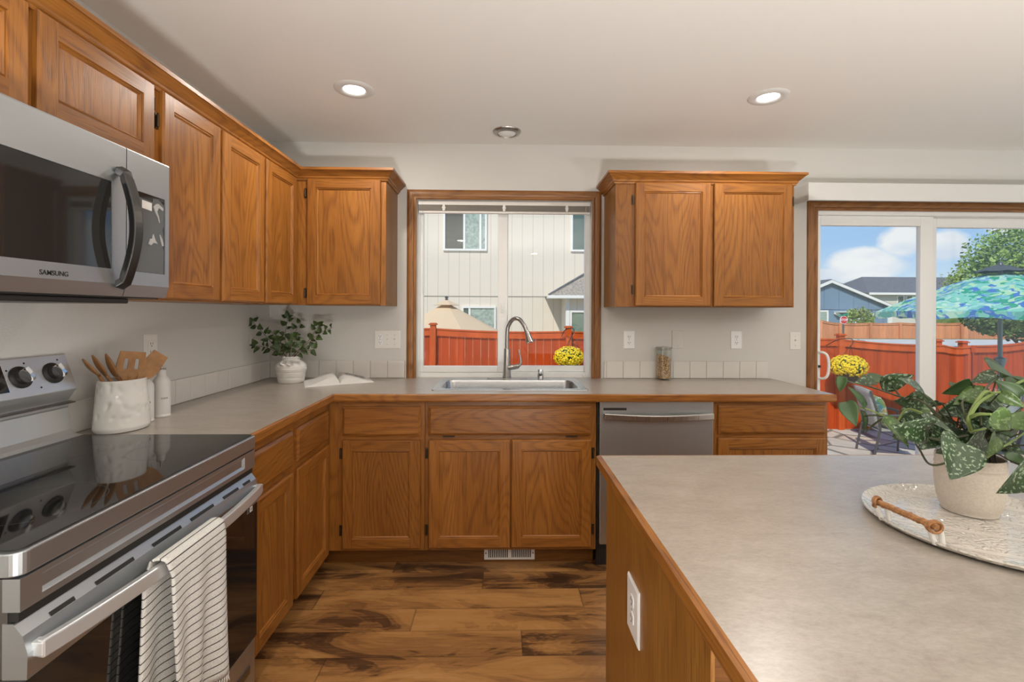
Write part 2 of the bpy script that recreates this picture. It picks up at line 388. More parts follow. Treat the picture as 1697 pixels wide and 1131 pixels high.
# ------------------------------------------------------------------ mesh builder
ORG = {}
class MB:
    def __init__(s): s.v = []; s.f = []; s.m = []; s.uv = None
    def add(s, vs, fs, m=0):
        b = len(s.v); s.v += [Vector(p) for p in vs]
        for f in fs: s.f.append([b + i for i in f]); s.m.append(m)
        return s
    def box(s, x0, x1, y0, y1, z0, z1, m=0):
        x0, x1 = sorted((x0, x1)); y0, y1 = sorted((y0, y1)); z0, z1 = sorted((z0, z1))
        return s.add([(x, y, z) for z in (z0, z1) for y in (y0, y1) for x in (x0, x1)],
                     [(0, 2, 3, 1), (4, 5, 7, 6), (0, 1, 5, 4), (2, 6, 7, 3), (0, 4, 6, 2), (1, 3, 7, 5)], m)
    def prism(s, poly, f0, f1, m=0):
        """poly: list of 2-D points; f0/f1 map a 2-D point to 3-D at either end"""
        n = len(poly); vs = [f0(p) for p in poly] + [f1(p) for p in poly]
        fs = [tuple(range(n))[::-1], tuple(range(n, 2 * n))] + [(i, (i + 1) % n, n + (i + 1) % n, n + i) for i in range(n)]
        return s.add(vs, fs, m)
    def lathe(s, prof, c=(0, 0, 0), seg=32, m=0, sx=1, sy=1, cap=True, rot=None, warp=None):
        vs = []; c = Vector(c); k = len(prof)
        for (r, z) in prof:
            for i in range(seg):
                a = 2 * PI * i / seg
                p = Vector((r * math.cos(a) * sx, r * math.sin(a) * sy, z))
                if warp: p = warp(p, a)
                if rot is not None: p = rot @ p
                vs.append(c + p)
        fs = [(j * seg + i, j * seg + (i + 1) % seg, (j + 1) * seg + (i + 1) % seg, (j + 1) * seg + i) for j in range(k - 1) for i in range(seg)]
        if cap:
            if prof[0][0] > 1e-6: fs.append(tuple(range(seg))[::-1])
            if prof[-1][0] > 1e-6: fs.append(tuple(range((k - 1) * seg, k * seg)))
        return s.add(vs, fs, m)
    def tube(s, pts, r, seg=8, m=0, flat=None, up=None):
        """round tube (or rectangle flat=(w,h)) along pts; r number or list"""
        pts = [Vector(p) for p in pts]; n = len(pts)
        rs = r if isinstance(r, (list, tuple)) else [r] * n
        prev = None; vs = []
        for i, p in enumerate(pts):
            d = (pts[min(i + 1, n - 1)] - pts[max(i - 1, 0)]).normalized()
            if prev is None:
                a = Vector(up) if up else (Vector((0, 0, 1)) if abs(d.z) < .9 else Vector((0, 1, 0)))
            else: a = prev
            a = (a - d * a.dot(d)).normalized(); b = d.cross(a); prev = a
            if flat:
                ww, hh = flat
                for (u, v) in ((-1, -1), (1, -1), (1, 1), (-1, 1)): vs.append(p + b * u * ww / 2 * rs[i] + a * v * hh / 2 * rs[i])
            else:
                for k in range(seg): vs.append(p + (a * math.cos(2 * PI * k / seg) + b * math.sin(2 * PI * k / seg)) * rs[i])
        sg = 4 if flat else seg
        fs = [(j * sg + k, j * sg + (k + 1) % sg, (j + 1) * sg + (k + 1) % sg, (j + 1) * sg + k) for j in range(n - 1) for k in range(sg)]
        fs += [tuple(range(sg))[::-1], tuple(range((n - 1) * sg, n * sg))]
        return s.add(vs, fs, m)
    def blob(s, c, rx, ry, rz, m=0, u=10, v=7, jit=0, rnd=random):
        prof = []
        for j in range(v + 1):
            a = -PI / 2 + PI * j / v; prof.append((math.cos(a), math.sin(a)))
        vs = []; seg = u
        for (r, z) in prof:
            for i in range(seg):
                a = 2 * PI * i / seg; k = 1 + jit * (rnd.random() - .5)
                vs.append((c[0] + r * math.cos(a) * rx * k, c[1] + r * math.sin(a) * ry * k, c[2] + z * rz * k))
        fs = [(j * seg + i, j * seg + (i + 1) % seg, (j + 1) * seg + (i + 1) % seg, (j + 1) * seg + i) for j in range(v) for i in range(seg)]
        return s.add(vs, fs, m)
    def build(s, name, mats, parent=None, smooth=False, bevel=0, origin=None, solid=0, sub=0, weld=True):
        if not isinstance(mats, (list, tuple)): mats = [mats]
        if parent is not None: o0 = ORG[parent.name]
        elif origin is not None: o0 = Vector(origin)
        else:
            xs = [p.x for p in s.v]; ys = [p.y for p in s.v]; zs = [p.z for p in s.v]
            o0 = Vector(((min(xs) + max(xs)) / 2, (min(ys) + max(ys)) / 2, min(zs)))
        me = bpy.data.meshes.new(name); me.from_pydata([p - o0 for p in s.v], [], s.f)
        for mm in mats: me.materials.append(mm)
        for p, k in zip(me.polygons, s.m): p.material_index = k
        if s.uv is not None:
            ul = me.uv_layers.new(name='UVMap')
            for lp in me.loops: ul.data[lp.index].uv = s.uv[lp.vertex_index]
        bm = bmesh.new(); bm.from_mesh(me)
        if weld and not bevel: bmesh.ops.remove_doubles(bm, verts=bm.verts, dist=1e-5)
        bmesh.ops.recalc_face_normals(bm, faces=bm.faces)
        if smooth:
            for f in bm.faces: f.smooth = True
            for e in bm.edges:
                if len(e.link_faces) == 2 and e.calc_face_angle(0) > .7: e.smooth = False
        bm.to_mesh(me); bm.free(); me.update()
        o = bpy.data.objects.new(name, me); C.objects.link(o)
        if parent is not None: o.parent = parent
        else: o.location = o0
        ORG[o.name] = o0
        if solid: md = o.modifiers.new('thickness', 'SOLIDIFY'); md.thickness = solid; md.offset = 0
        if bevel:
            md = o.modifiers.new('edge', 'BEVEL'); md.width = bevel; md.segments = 2; md.limit_method = 'ANGLE'; md.angle_limit = .6
        if sub: md = o.modifiers.new('smooth', 'SUBSURF'); md.levels = sub; md.render_levels = sub
        return o

def tag(o, label, cat, group=None, kind=None):
    o['label'] = label; o['category'] = cat
    if group: o['group'] = group
    if kind: o['kind'] = kind
    return o
def thing(name, label, cat, loc, group=None, kind=None):
    o = bpy.data.objects.new(name, None); C.objects.link(o); o.location = loc; o.empty_display_size = .05
    ORG[o.name] = Vector(loc)
    return tag(o, label, cat, group, kind)
def struct(o, label=None, cat=None):
    o['kind'] = 'structure'
    if label: o['label'] = label
    if cat: o['category'] = cat
    return o
def smoothstep(x): x = max(0, min(1, x)); return x * x * (3 - 2 * x)
def bez(pts, n=12):
    """Catmull-Rom through pts"""
    P = [Vector(p) for p in pts]; P = [P[0] * 2 - P[1]] + P + [P[-1] * 2 - P[-2]]; out = []
    for i in range(1, len(P) - 2):
        for k in range(n):
            t = k / n; a, b, c, d = P[i - 1:i + 3]
            out.append(.5 * ((2 * b) + (c - a) * t + (2 * a - 5 * b + 4 * c - d) * t * t + (3 * b - 3 * c + d - a) * t ** 3))
    out.append(P[-2]); return out
def text_mesh(name, body, size, mat, mw, parent=None, extrude=.0006, bold=.0):
    cu = bpy.data.curves.new(name, 'FONT'); cu.body = body; cu.size = size; cu.extrude = extrude; cu.align_x = 'CENTER'; cu.align_y = 'CENTER'; cu.offset = bold
    tmp = bpy.data.objects.new('tmp', cu); C.objects.link(tmp)
    bpy.context.view_layer.update()
    me = bpy.data.meshes.new_from_object(tmp.evaluated_get(bpy.context.evaluated_depsgraph_get()))
    bpy.data.objects.remove(tmp)
    me.transform(mw)
    if parent is not None: me.transform(Matrix.Translation(-ORG[parent.name]))
    me.materials.clear(); me.materials.append(mat)
    o = bpy.data.objects.new(name, me); C.objects.link(o)
    if parent is not None: o.parent = parent
    return o

# ------------------------------------------------------------------ room shell
XL, XR, YB, YF, ZC = -1.466, 4.9, 3.09, -3.6, 2.411
T = .14
WX0, WX1, WZ1 = -.545, .585, 2.058           # sink window opening
DX0, DX1, DZ1 = 2.045, 3.72, 2.005           # patio door opening
struct(MB().box(XL - T, XR + T, YF - T, YB + T, -.12, 0).build('floor', M_FLOOR))
struct(MB().box(XL - T, XR + T, YF - T, YB + T, ZC, ZC + .15).build('ceiling', M_CEIL))
bwm = MB()
bwm.box(XL - T, WX0, YB, YB + T, 0, ZC).box(WX0, WX1, YB, YB + T, 0, .905).box(WX0, WX1, YB, YB + T, WZ1, ZC)
bwm.box(WX1, DX0, YB, YB + T, 0, ZC).box(DX0, DX1, YB, YB + T, DZ1, ZC).box(DX1, XR + T, YB, YB + T, 0, ZC)
struct(bwm.build('wall_back', M_WALL))
struct(MB().box(XL - T, XL, YF, YB, 0, ZC).build('wall_left', M_WALL))
RY0_, RY1_, RZ0, RZ1 = 1.20, 2.90, .28, 2.22
rw = MB(); rw.box(XR, XR + T, YF, RY0_, 0, ZC).box(XR, XR + T, RY1_, YB, 0, ZC).box(XR, XR + T, RY0_, RY1_, 0, RZ0).box(XR, XR + T, RY0_, RY1_, RZ1, ZC)
struct(rw.build('wall_right', M_WALL))
struct(MB().box(XL - T, XR + T, YF - T, YF, 0, ZC).build('wall_rear', M_WALL))
w2 = struct(thing('added_window', 'added wide white framed window out of view in the right hand wall', 'window', (XR, 2.05, RZ0)))  # unseen opening added to bring in more light
fm = MB()
for y in (RY0_, 2.03, RY1_ - .05): fm.box(XR + .04, XR + .10, y, y + .05, RZ0, RZ1)
for y0, y1 in ((RY0_ + .05, 2.03), (2.08, RY1_ - .05)): fm.box(XR + .041, XR + .099, y0, y1, RZ0, RZ0 + .05).box(XR + .041, XR + .099, y0, y1, RZ1 - .05, RZ1)
fm.build('window_frame', M_VINYL, w2)
for ya, yb in ((RY0_ + .05, 2.03), (2.08, RY1_ - .05)): MB().box(XR + .068, XR + .072, ya, yb, RZ0 + .05, RZ1 - .05).build('glass_pane', M_PANE, w2)
struct(MB().box(1.77, DX0 - .07, YB - .014, YB, 0, .085).build('baseboard_back', M_WHITE), 'white baseboard between cabinets and patio door', 'baseboard')

def frame_box(mb, x0, x1, y0, y1, z0, z1, lw, rw_, bw, tw, m=0):
    mb.box(x0, x0 + lw, y0, y1, z0, z1, m).box(x1 - rw_, x1, y0, y1, z0, z1, m)
    if bw: mb.box(x0 + lw, x1 - rw_, y0, y1, z0, z0 + bw, m)
    if tw: mb.box(x0 + lw, x1 - rw_, y0, y1, z1 - tw, z1, m)
    return mb
# sink window: oak casing, white jamb, slider frame, two panes
w1 = struct(thing('window_1', 'sliding window over the sink with oak casing', 'window', (.02, YB, .914)))
cp = [(0, 0), (.016, 0), (.020, .006), (.020, .014), (.015, .020), (.018, .032), (.018, .046), (.010, .060), (0, .064)]   # (out from wall, across)
def casing(path, horizontal, mats, parent, name='casing', prof=cp):
    """path of (x,z) inner-edge corners; profile goes outward across and out of the wall toward -y"""
    mb = MB(); n = len(path)
    for i in range(n - 1):
        (x0, z0), (x1, z1) = path[i], path[i + 1]
        d = Vector((x1 - x0, z1 - z0)).normalized(); nrm = Vector((-d.y, d.x))
        def miter(j):
            if j == 0 or j == n - 1: return nrm
            dp = (Vector(path[j]) - Vector(path[j - 1])).normalized(); dn = (Vector(path[j + 1]) - Vector(path[j])).normalized()
            a = Vector((-dp.y, dp.x)); b = Vector((-dn.y, dn.x)); mm = (a + b); return mm / (mm.dot(a))
        m0, m1 = miter(i), miter(i + 1)
        f0 = lambda p: (x0 + m0.x * p[1], YB - p[0], z0 + m0.y * p[1]); f1 = lambda p: (x1 + m1.x * p[1], YB - p[0], z1 + m1.y * p[1])
        mb.prism([(a + (.0 if a else -.0), b) for a, b in prof], f0, f1, 0 if abs(d.x) > .5 else 1)
    return mb.build(name, mats, parent, smooth=False, weld=False)
casing([(WX0 + .006, .914), (WX0 + .006, WZ1 - .006), (WX1 - .006, WZ1 - .006), (WX1 - .006, .914)], 0, [TRIMW[0], TRIMW[2]], w1)
jm = frame_box(MB(), WX0, WX1, YB + .001, YB + .045, .914, WZ1, .008, .008, 0, .008)
jm.build('jamb', M_WHITE, w1)
fy0, fy1 = YB + .045, YB + .11
fr = frame_box(MB(), WX0, WX1, fy0, fy1, .9065, WZ1, .022, .036, .0385, .03); fr.box(.022, .045, fy0 + .03, fy1 - .002, .9455, WZ1 - .0305)
fr.build('window_frame', M_VINYL, w1, bevel=.003)
sh = MB(); a0, a1 = WX0 + .02, .040; sy0, sy1 = YB + .05, YB + .075
frame_box(sh, a0 + .0025, a1, sy0 - .008, sy1, .9455, WZ1 - .0305, .0195, .062, .040, .026)
sash = sh.build('sliding_sash', M_VINYL, w1, bevel=.003)
MB().box(.0, .016, sy0 - .020, sy0 - .008, 1.335, 1.40).box(.004, .012, sy0 - .030, sy0 - .0201, 1.35, 1.375).build('latch', M_VINYL, sash, bevel=.002)
MB().box(a0 + .02, a1 - .06, YB + .062, YB + .066, .98, WZ1 - .05).build('glass_pane', M_PANE, w1)
MB().box(.043, WX1 - .034, YB + .085, YB + .089, .943, WZ1 - .028).build('glass_pane', M_PANE, w1)
st = MB().box(.0455, WX1 - .0365, YB + .078, YB + .10, .9455, .985); st.build('fixed_sash', M_VINYL, w1, bevel=.003)

# patio door: oak casing, white frame, sliding panel on the left, fixed panel on the right
d1 = struct(thing('door_1', 'white sliding patio door with oak casing', 'door', (2.8, YB, 0)))
casing([(DX0, 0), (DX0, DZ1), (DX1, DZ1), (DX1, 0)], 0, [TRIMW[0], TRIMW[2]], d1)
fm = MB(); q0, q1 = YB + .005, YB + .12
frame_box(fm, DX0, DX1, q0, q1, .001, DZ1, .016, .03, .024, .025)
fm.build('door_frame', M_VINYL, d1, bevel=.003)
def panel(x0, x1, y0, y1, name, lw, rw_, tw=.065, bw=.10):
    p = MB(); p.box(x0, x0 + lw, y0, y1, .0255, DZ1 - .0255).box(x1 - rw_, x1, y0, y1, .0255, DZ1 - .0255)
    p.box(x0 + lw, x1 - rw_, y0, y1, DZ1 - .025 - tw, DZ1 - .025).box(x0 + lw, x1 - rw_, y0, y1, .025, .025 + bw)
    o = p.build(name, M_VINYL, d1, bevel=.004)
    MB().box(x0 + lw - .005, x1 - rw_ + .005, (y0 + y1) / 2 - .003, (y0 + y1) / 2 + .003, .025 + bw - .01, DZ1 - .02 - tw).build('glass_pane', M_PANE, o)
    return o
sp = panel(DX0 + .0165, 2.845, YB + .025, YB + .062, 'sliding_panel', .030, .088)
panel(2.80, DX1 - .0305, YB + .068, YB + .105, 'fixed_panel', .105, .07)
hp = bez([(2.066, YB + .022, 1.085), (2.082, YB - .02, 1.083), (2.098, YB - .035, 1.06), (2.104, YB - .038, 1.0), (2.098, YB - .035, .94), (2.082, YB - .02, .917), (2.066, YB + .022, .915)], 6)
MB().tube(hp, .0085, 8).box(2.060, 2.078, YB + .008, YB + .026, .90, 1.10).build('door_handle', M_VINYL, sp, smooth=True)
MB().box(2.064, 2.076, YB - .004, YB + .012, .985, 1.0).build('latch', M_DARK, sp)

val = thing('blind_valance', 'long off white vertical blind valance box above the patio door', 'valance', (2.8, YB, 2.04))
MB().box(1.89, 3.86, 2.932, 2.944, 2.036, 2.145).box(1.89, 1.902, 2.9445, YB, 2.036, 2.145).box(3.848, 3.86, 2.9445, YB, 2.036, 2.145).build('valance_board', M_WHITE, val, bevel=.002)
MB().box(1.91, 3.84, 2.96, 3.0, 2.095, 2.132).box(1.903, 3.847, 2.9445, YB, 2.133, 2.140).build('headrail', M_VINYL, val)

# mini blind, raised to the head of the sink window
bl = thing('mini_blind', 'raised off white mini blind at the top of the sink window', 'blind', (.02, YB + .02, 1.97))
bx0, bx1, by = WX0 + .012, WX1 - .012, YB + .022
MB().box(bx0, bx1, by - .013, by + .013, 2.022, 2.048).build('headrail', M_PLATE, bl, bevel=.002)
sl = MB()
for i in range(12): sl.box(bx0 + .004, bx1 - .004, by - .0125, by + .0125, 1.985 + i * .0030, 1.9862 + i * .0030)
sl.build('slat_stack', simple('taupe_slat', (.42, .38, .33), .4, .2), bl)
MB().box(bx0 + .003, bx1 - .003, by - .013, by + .013, 1.970, 1.983).build('bottom_rail', M_PLATE, bl, bevel=.002)
for x in (-.37, .016, .42):
    MB().box(x - .008, x + .008, by - .017, by - .013, 1.985, 2.03).box(x - .012, x + .012, by - .018, by - .014, 2.0, 2.008).tube([(x, by - .016, 1.985), (x + .004, by - .02, 1.965)], .002, 6).build('bracket_clip', M_PLATE, bl)
MB().tube([(bx0 + .03, by - .015, 2.03), (bx0 + .032, by - .02, 1.9), (bx0 + .03, by - .018, 1.45)], .003, 6).build('tilt_wand', M_JAR, bl)
cp2 = bez([(bx1 - .03, by - .012, 2.02), (bx1 - .028, by - .012, 1.5), (bx1 - .02, by - .012, 1.0), (bx1 - .006, by - .02, .945), (bx1 - .03, by - .03, .925), (bx1 - .045, by - .035, .930)], 6)
cord = MB().tube(cp2, .0012, 5).blob((bx1 - .045, by - .035, .929), .006, .006, .008, 0, 8, 6); cord.build('lift_cord', M_PLATE, bl)

# ceiling lights
def downlight(x, y, on, label):
    L = thing('recessed_light', label, 'ceiling light', (x, y, ZC), 'recessed lights in the kitchen ceiling')
    MB().lathe([(.050, -.002), (.054, -.0055), (.060, -.0085), (.086, -.0075), (.095, -.001), (.095, .0)], (x, y, ZC), 40, cap=False).build('trim_ring', M_WHITE, L, smooth=True)
    MB().lathe([(0, -.0025), (.051, -.0025)], (x, y, ZC), 40, cap=False).build('lens', M_LENSON, L, smooth=True)
    lamp('lamp_glow', 'AREA', (0, 0, -.012), (0, 0, 0), DOWNLIGHT_W, (1, .93, .84), L, shape='DISK', size=.10)
downlight(-.715, 2.35, True, 'lit recessed ceiling light nearer the wall of cabinets with the microwave')
downlight(1.32, 2.365, True, 'lit recessed ceiling light nearer the patio door')
for x, y in ((-.6, -.9), (1.9, -.9), (.6, -2.4), (2.9, -2.4), (3.9, .9)):  # extra downlights added out of view to brighten the room
    downlight(x, y, True, 'added lit recessed ceiling light out of view further back in the room')
for ux, uy in ((.2, -.9), (2.2, -.7), (3.5, .2)):      # unseen housings added around the fill uplights
    u_ = struct(MB().lathe([(.20, 0), (.21, .02), (.24, .30), (.27, .345), (.262, .345), (.235, .30), (0, .29)], (ux, uy, 0), 32).build('added_uplight_housing', M_BLACK, smooth=True), 'added black round housing of a fill uplight out of view behind the camera', 'added lamp')
L = thing('flush_light', 'unlit small ceiling light with brushed nickel ring above the sink', 'ceiling light', (.03, 2.87, ZC))
MB().lathe([(.052, -.006), (.056, -.017), (.074, -.014), (.083, -.004), (.084, 0)], (.03, 2.87, ZC), 40, cap=False).build('trim_ring', M_NICKEL, L, smooth=True)
MB().lathe([(0, -.028), (.03, -.025), (.047, -.017), (.056, -.010)], (.03, 2.87, ZC), 32, cap=False).build('lens', M_LENSOFF, L, smooth=True)

# ------------------------------------------------------------------ cabinets
DT = .019
def place(wall, p):
    """wall 'b': face plane y=p, u=x; wall 'l': face plane x=p, u=y; n is out of the face into the room"""
    if wall == 'b': return lambda u, v, n: (u, p - n, v)
    return lambda u, v, n: (p + n, u, v)
def ring_quads(mb, P, u0, u1, v0, v1, i0, n0, i1, n1, mh, mv):
    a = [(u0 + i0, v0 + i0), (u1 - i0, v0 + i0), (u1 - i0, v1 - i0), (u0 + i0, v1 - i0)]
    b = [(u0 + i1, v0 + i1), (u1 - i1, v0 + i1), (u1 - i1, v1 - i1), (u0 + i1, v1 - i1)]
    for k in range(4):
        l = (k + 1) % 4
        mb.add([P(*a[k], n0), P(*a[l], n0), P(*b[l], n1), P(*b[k], n1)], [(0, 1, 2, 3)], mh if k % 2 == 0 else mv)
def door_front(name, wall, p, u0, u1, v0, v1, parent, fw=.052, label=None):
    P = place(wall, p); mb = MB()
    def R(*a): ring_quads(mb, P, u0, u1, v0, v1, *a)
    H, V, PN = 0, 1, 2
    R(0, 0, 0, DT - .006, H, V); R(0, DT - .006, .003, DT - .002, H, V); R(.003, DT - .002, .006, DT, H, V)
    e = .006
    # stiles run full height, rails between
    for (a, b, c, d, m) in ((u0 + e, u0 + fw, v0 + e, v1 - e, V), (u1 - fw, u1 - e, v0 + e, v1 - e, V), (u0 + fw, u1 - fw, v0 + e, v0 + fw, H), (u0 + fw, u1 - fw, v1 - fw, v1 - e, H)):
        mb.add([P(a, c, DT), P(b, c, DT), P(b, d, DT), P(a, d, DT)], [(0, 1, 2, 3)], m)
    R(fw, DT, fw + .002, DT - .005, H, V); R(fw + .002, DT - .005, fw + .006, DT - .004, H, V); R(fw + .006, DT - .004, fw + .012, DT - .010, H, V)
    i = fw + .012
    mb.add([P(u0 + i, v0 + i, DT - .010), P(u1 - i, v0 + i, DT - .010), P(u1 - i, v1 - i, DT - .010), P(u0 + i, v1 - i, DT - .010)], [(0, 1, 2, 3)], PN)
    mb.add([P(u0, v0, 0), P(u1, v0, 0), P(u1, v1, 0), P(u0, v1, 0)], [(0, 1, 2, 3)], V)
    return mb.build(name, [OAK[0] if wall == 'b' else OAK[1], OAK[2], OAKP], parent)
def drawer_front(name, wall, p, u0, u1, v0, v1, parent):
    P = place(wall, p); mb = MB()
    for r in ((0, 0, 0, DT - .008), (0, DT - .008, .004, DT - .006), (.004, DT - .006, .012, DT)): ring_quads(mb, P, u0, u1, v0, v1, *r, 0, 0)
    i = .012
    mb.add([P(u0 + i, v0 + i, DT), P(u1 - i, v0 + i, DT), P(u1 - i, v1 - i, DT), P(u0 + i, v1 - i, DT)], [(0, 1, 2, 3)], 0)
    mb.add([P(u0, v0, 0), P(u1, v0, 0), P(u1, v1, 0), P(u0, v1, 0)], [(0, 1, 2, 3)], 0)
    return mb.build(name, OAK[0] if wall == 'b' else OAK[1], parent)
def hinge(wall, p, u, v, parent):
    P = place(wall, p); mb = MB()
    a = P(u - .007, v - .028, 0); b = P(u + .007, v + .028, .004); mb.box(a[0], b[0], a[1], b[1], a[2], b[2])
    mb.tube([P(u, v - .02, .007), P(u, v + .02, .007)], .0042, 8)
    return mb.build('hinge', M_HINGE, parent)
def pbox(mb, P, u0, u1, v0, v1, n0, n1, m=0):
    a = P(u0, v0, n0); b = P(u1, v1, n1); mb.box(a[0], b[0], a[1], b[1], a[2], b[2], m)
def face_frame(wall, p, u0, u1, v0, v1, stiles, rails, parent):
    """stiles: list of (u0,u1); rails: list of (v0,v1); frame stands DT behind the doors, front at plane p"""
    P = place(wall, p); mb = MB()
    for a, b in stiles: pbox(mb, P, a, b, v0, v1, -.019, 0, 1)
    for k in range(len(stiles) - 1):
        for a, b in rails: pbox(mb, P, stiles[k][1], stiles[k + 1][0], a, b, -.019, -.0003, 0)
    return mb.build('face_frame', [OAK[0] if wall == 'b' else OAK[1], OAK[2]], parent, weld=False)

FB = 2.502 + DT            # back run face-frame plane (doors stand proud of it)
FL = -.868 - DT            # left run face-frame plane
CB = .885                  # cabinet top
# left base run
cl = thing('base_cabinet', 'oak base cabinet with two drawers over two doors beside the range', 'cabinet', ((XL + FL) / 2, 2.09, 0), 'oak base cabinets')
mb = MB(); mb.box(XL + .002, FL - .019, 1.668, FB + .10, .098, CB - .001).box(XL + .002, FL - .075, 1.668, FB + .10, 0, .098)
mb.build('carcass', OAKSIDE, cl)
face_frame('l', FL, 1.668, FB, .095, CB, [(1.668, 1.722), (2.042, 2.104), (2.464, FB)], [(.095, .12), (.655, .695), (.825, CB)], cl)
for a, b in ((1.714, 2.052), (2.094, 2.473)):
    drawer_front('drawer', 'l', FL, a, b, .684, .832, cl)
    door_front('door', 'l', FL, a, b, .098, .658, cl)
# back run
def base_cab(x0, x1, label, stiles, rails):
    t = thing('base_cabinet', label, 'cabinet', ((x0 + x1) / 2, 2.8, 0), 'oak base cabinets')
    mb = MB(); mb.box(x0, x1, FB + .019, YB - .002, .098, CB - .001 if x0 > .6 or x0 < -.6 else .70).box(x0, x1, FB + .075, YB - .002, 0, .098)
    mb.build('carcass', OAKSIDE, t)
    face_frame('b', FB, x0, x1, .095, CB, stiles, rails, t)
    return t
RL = [(.095, .12), (.662, .70), (.838, CB)]
ca = base_cab(FL + .001, -.394, 'oak base cabinet with one drawer over one door in the inner corner', [(FL + .001, -.806), (-.424, -.394)], RL)
drawer_front('drawer', 'b', FB, -.816, -.414, .692, .843, ca); door_front('door', 'b', FB, -.816, -.414, .109, .671, ca)
hinge('b', FB, -.826, .60, ca); hinge('b', FB, -.826, .20, ca)
cs = base_cab(-.392, .500, 'wide oak sink cabinet with false drawer front over two doors', [(-.392, -.362), (.038, .068), (.464, .500)], RL)
drawer_front('false_drawer_front', 'b', FB, -.373, .473, .696, .846, cs)
door_front('door', 'b', FB, -.372, .051, .110, .672, cs); door_front('door', 'b', FB, .057, .474, .111, .673, cs)
hinge('b', FB, -.383, .60, cs); hinge('b', FB, -.383, .20, cs); hinge('b', FB, .485, .60, cs); hinge('b', FB, .485, .20, cs)
for x in (-.27, .37): MB().box(x - .03, x + .03, FB - .012, FB, .685, .690).build('tilt_hinge', M_HINGE, cs)
cr = base_cab(1.119, 1.732, 'oak base cabinet at the end of the counter beside the patio door', [(1.119, 1.150), (1.704, 1.732)], RL)
drawer_front('drawer', 'b', FB, 1.143, 1.714, .700, .850, cr); door_front('door', 'b', FB, 1.141, 1.714, .118, .681, cr)
# toe kick and register
tk = MB().box(-.93, .499, FB + .064, FB + .075, 0, .094); tag(tk.build('toe_kick', OAKDK), 'wood toe kick board with painted shade along the floor under the sink cabinets', 'toe kick')
rg = thing('floor_register', 'white slotted heating register set in the toe kick', 'vent', (.05, FB + .05, 0))
P = place('b', FB + .0635); mb = MB(); pbox(mb, P, -.085, .185, .012, .080, 0, .004); mb.build('register_plate', M_PLATE, rg, bevel=.0015)
mb = MB()
for k in range(11):
    for x0 in (-.062, .062): pbox(mb, P, x0 + k * .0098, x0 + k * .0098 + .0055, .024, .068, .0035, .0046)
mb.build('slot', M_DARK, rg)
for x in (-.076, .176):
    mb = MB(); pbox(mb, P, x - .003, x + .003, .044, .050, .004, .0055); mb.build('screw', M_HINGE, rg)

# countertop: L with a sink cut-out and a wood nosing
CZ0, CZ1 = .887, .914
SX0, SX1, SY0, SY1 = -.34, .44, 2.63, 2.97
ct = thing('countertop', 'grey brown laminate countertop running in an L under the window', 'countertop', (0, 2.8, .90))
NX, NY = -.858, 2.488            # inner edges of the nosing
mb = MB()
mb.box(XL + .002, NX, 1.661, NY, CZ0, CZ1).box(XL + .002, SX0, NY, YB - .002, CZ0, CZ1)
mb.box(SX0, SX1, NY, SY0, CZ0, CZ1).box(SX0, SX1, SY1, YB - .002, CZ0, CZ1).box(SX1, 1.742, NY, YB - .002, CZ0, CZ1)
mb.box(WX0 + .001, WX1 - .001, YB - .002, YB + .06, .9065, CZ1 - .0005)
mb.build('top_surface', M_COUNTER, ct, weld=False)
def nosing(mb, f0, f1, m):
    mb.prism([(-.0, CZ1), (.006, CZ1 - .0005), (.010, CZ1 - .005), (.010, CZ1 - .032), (.006, CZ1 - .040), (-.008, CZ1 - .040), (-.008, CZ0)], f0, f1, m)
mb = MB()
nosing(mb, lambda p: (NX + p[0], 1.661, p[1]), lambda p: (NX + p[0], NY - p[0], p[1]), 1)
nosing(mb, lambda p: (NX + p[0], NY - p[0], p[1]), lambda p: (1.742 + p[0], NY - p[0], p[1]), 0)
nosing(mb, lambda p: (1.742 + p[0], NY - p[0], p[1]), lambda p: (1.742 + p[0], YB - .002, p[1]), 1)
mb.build('wood_nosing', [OAK[0], OAK[1]], ct, weld=False)

# backsplash: a single course of square tiles
def splash(name, wall, p, u0, u1, label, start, reverse=False):
    P = place(wall, p); t = thing(name, label, 'backsplash', P((u0 + u1) / 2, .914, 0))
    mb = MB(); pbox(mb, P, u0, u1, .9145, 1.024, .0005, .005); mb.build('grout', M_GROUT, t)
    mb = MB(); W_ = .1080; u = start
    while u < u1:
        a, b = max(u + .001, u0), min(u + W_ - .001, u1)
        if b - a > .004: pbox(mb, P, a, b, .9155, 1.024, .004, .0085)
        u += W_
    mb.build('tiles', M_TILE, t, bevel=.002, weld=False)
splash('tile_backsplash', 'l', XL, 1.40, YB - .01, 'row of white square tiles on the wall beside the range', 1.40 - .066)
splash('tile_backsplash', 'b', YB, XL + .009, -.612, 'short row of white square tiles behind the open book', -.612 - .108 * 9)
splash('tile_backsplash', 'b', YB, .662, 1.725, 'row of white square tiles right of the sink window', .677 - .108)

# upper cabinets
UZ0, UZ1 = 1.371, 2.115
UB = 2.782 + DT - .019 + .0   # face-frame plane of back uppers
UB = 2.782
UL = -1.155 - DT
def upper(name, wall, u0, u1, z0, label, stiles, doors, hinges=()):
    p = UB if wall == 'b' else UL; P = place(wall, p)
    depth = (YB - UB) if wall == 'b' else (UL - XL)
    c = P((u0 + u1) / 2, z0, -depth / 2)
    t = thing('upper_cabinet', label, 'cabinet', c, 'oak upper cabinets')
    mb = MB(); pbox(mb, P, u0, u1, z0, UZ1 + .0, -depth + .002, -.019); mb.build('carcass', OAKSIDE, t)
    face_frame(wall, p, u0, u1, z0, UZ1 + .02, stiles, [(z0, z0 + .03), (UZ1 - .04, UZ1 + .02)], t)
    for a, b, z in doors: door_front('door', wall, p, a, b, z, 2.090, t)
    for u, v in hinges: hinge(wall, p, u, v, t)
    return t
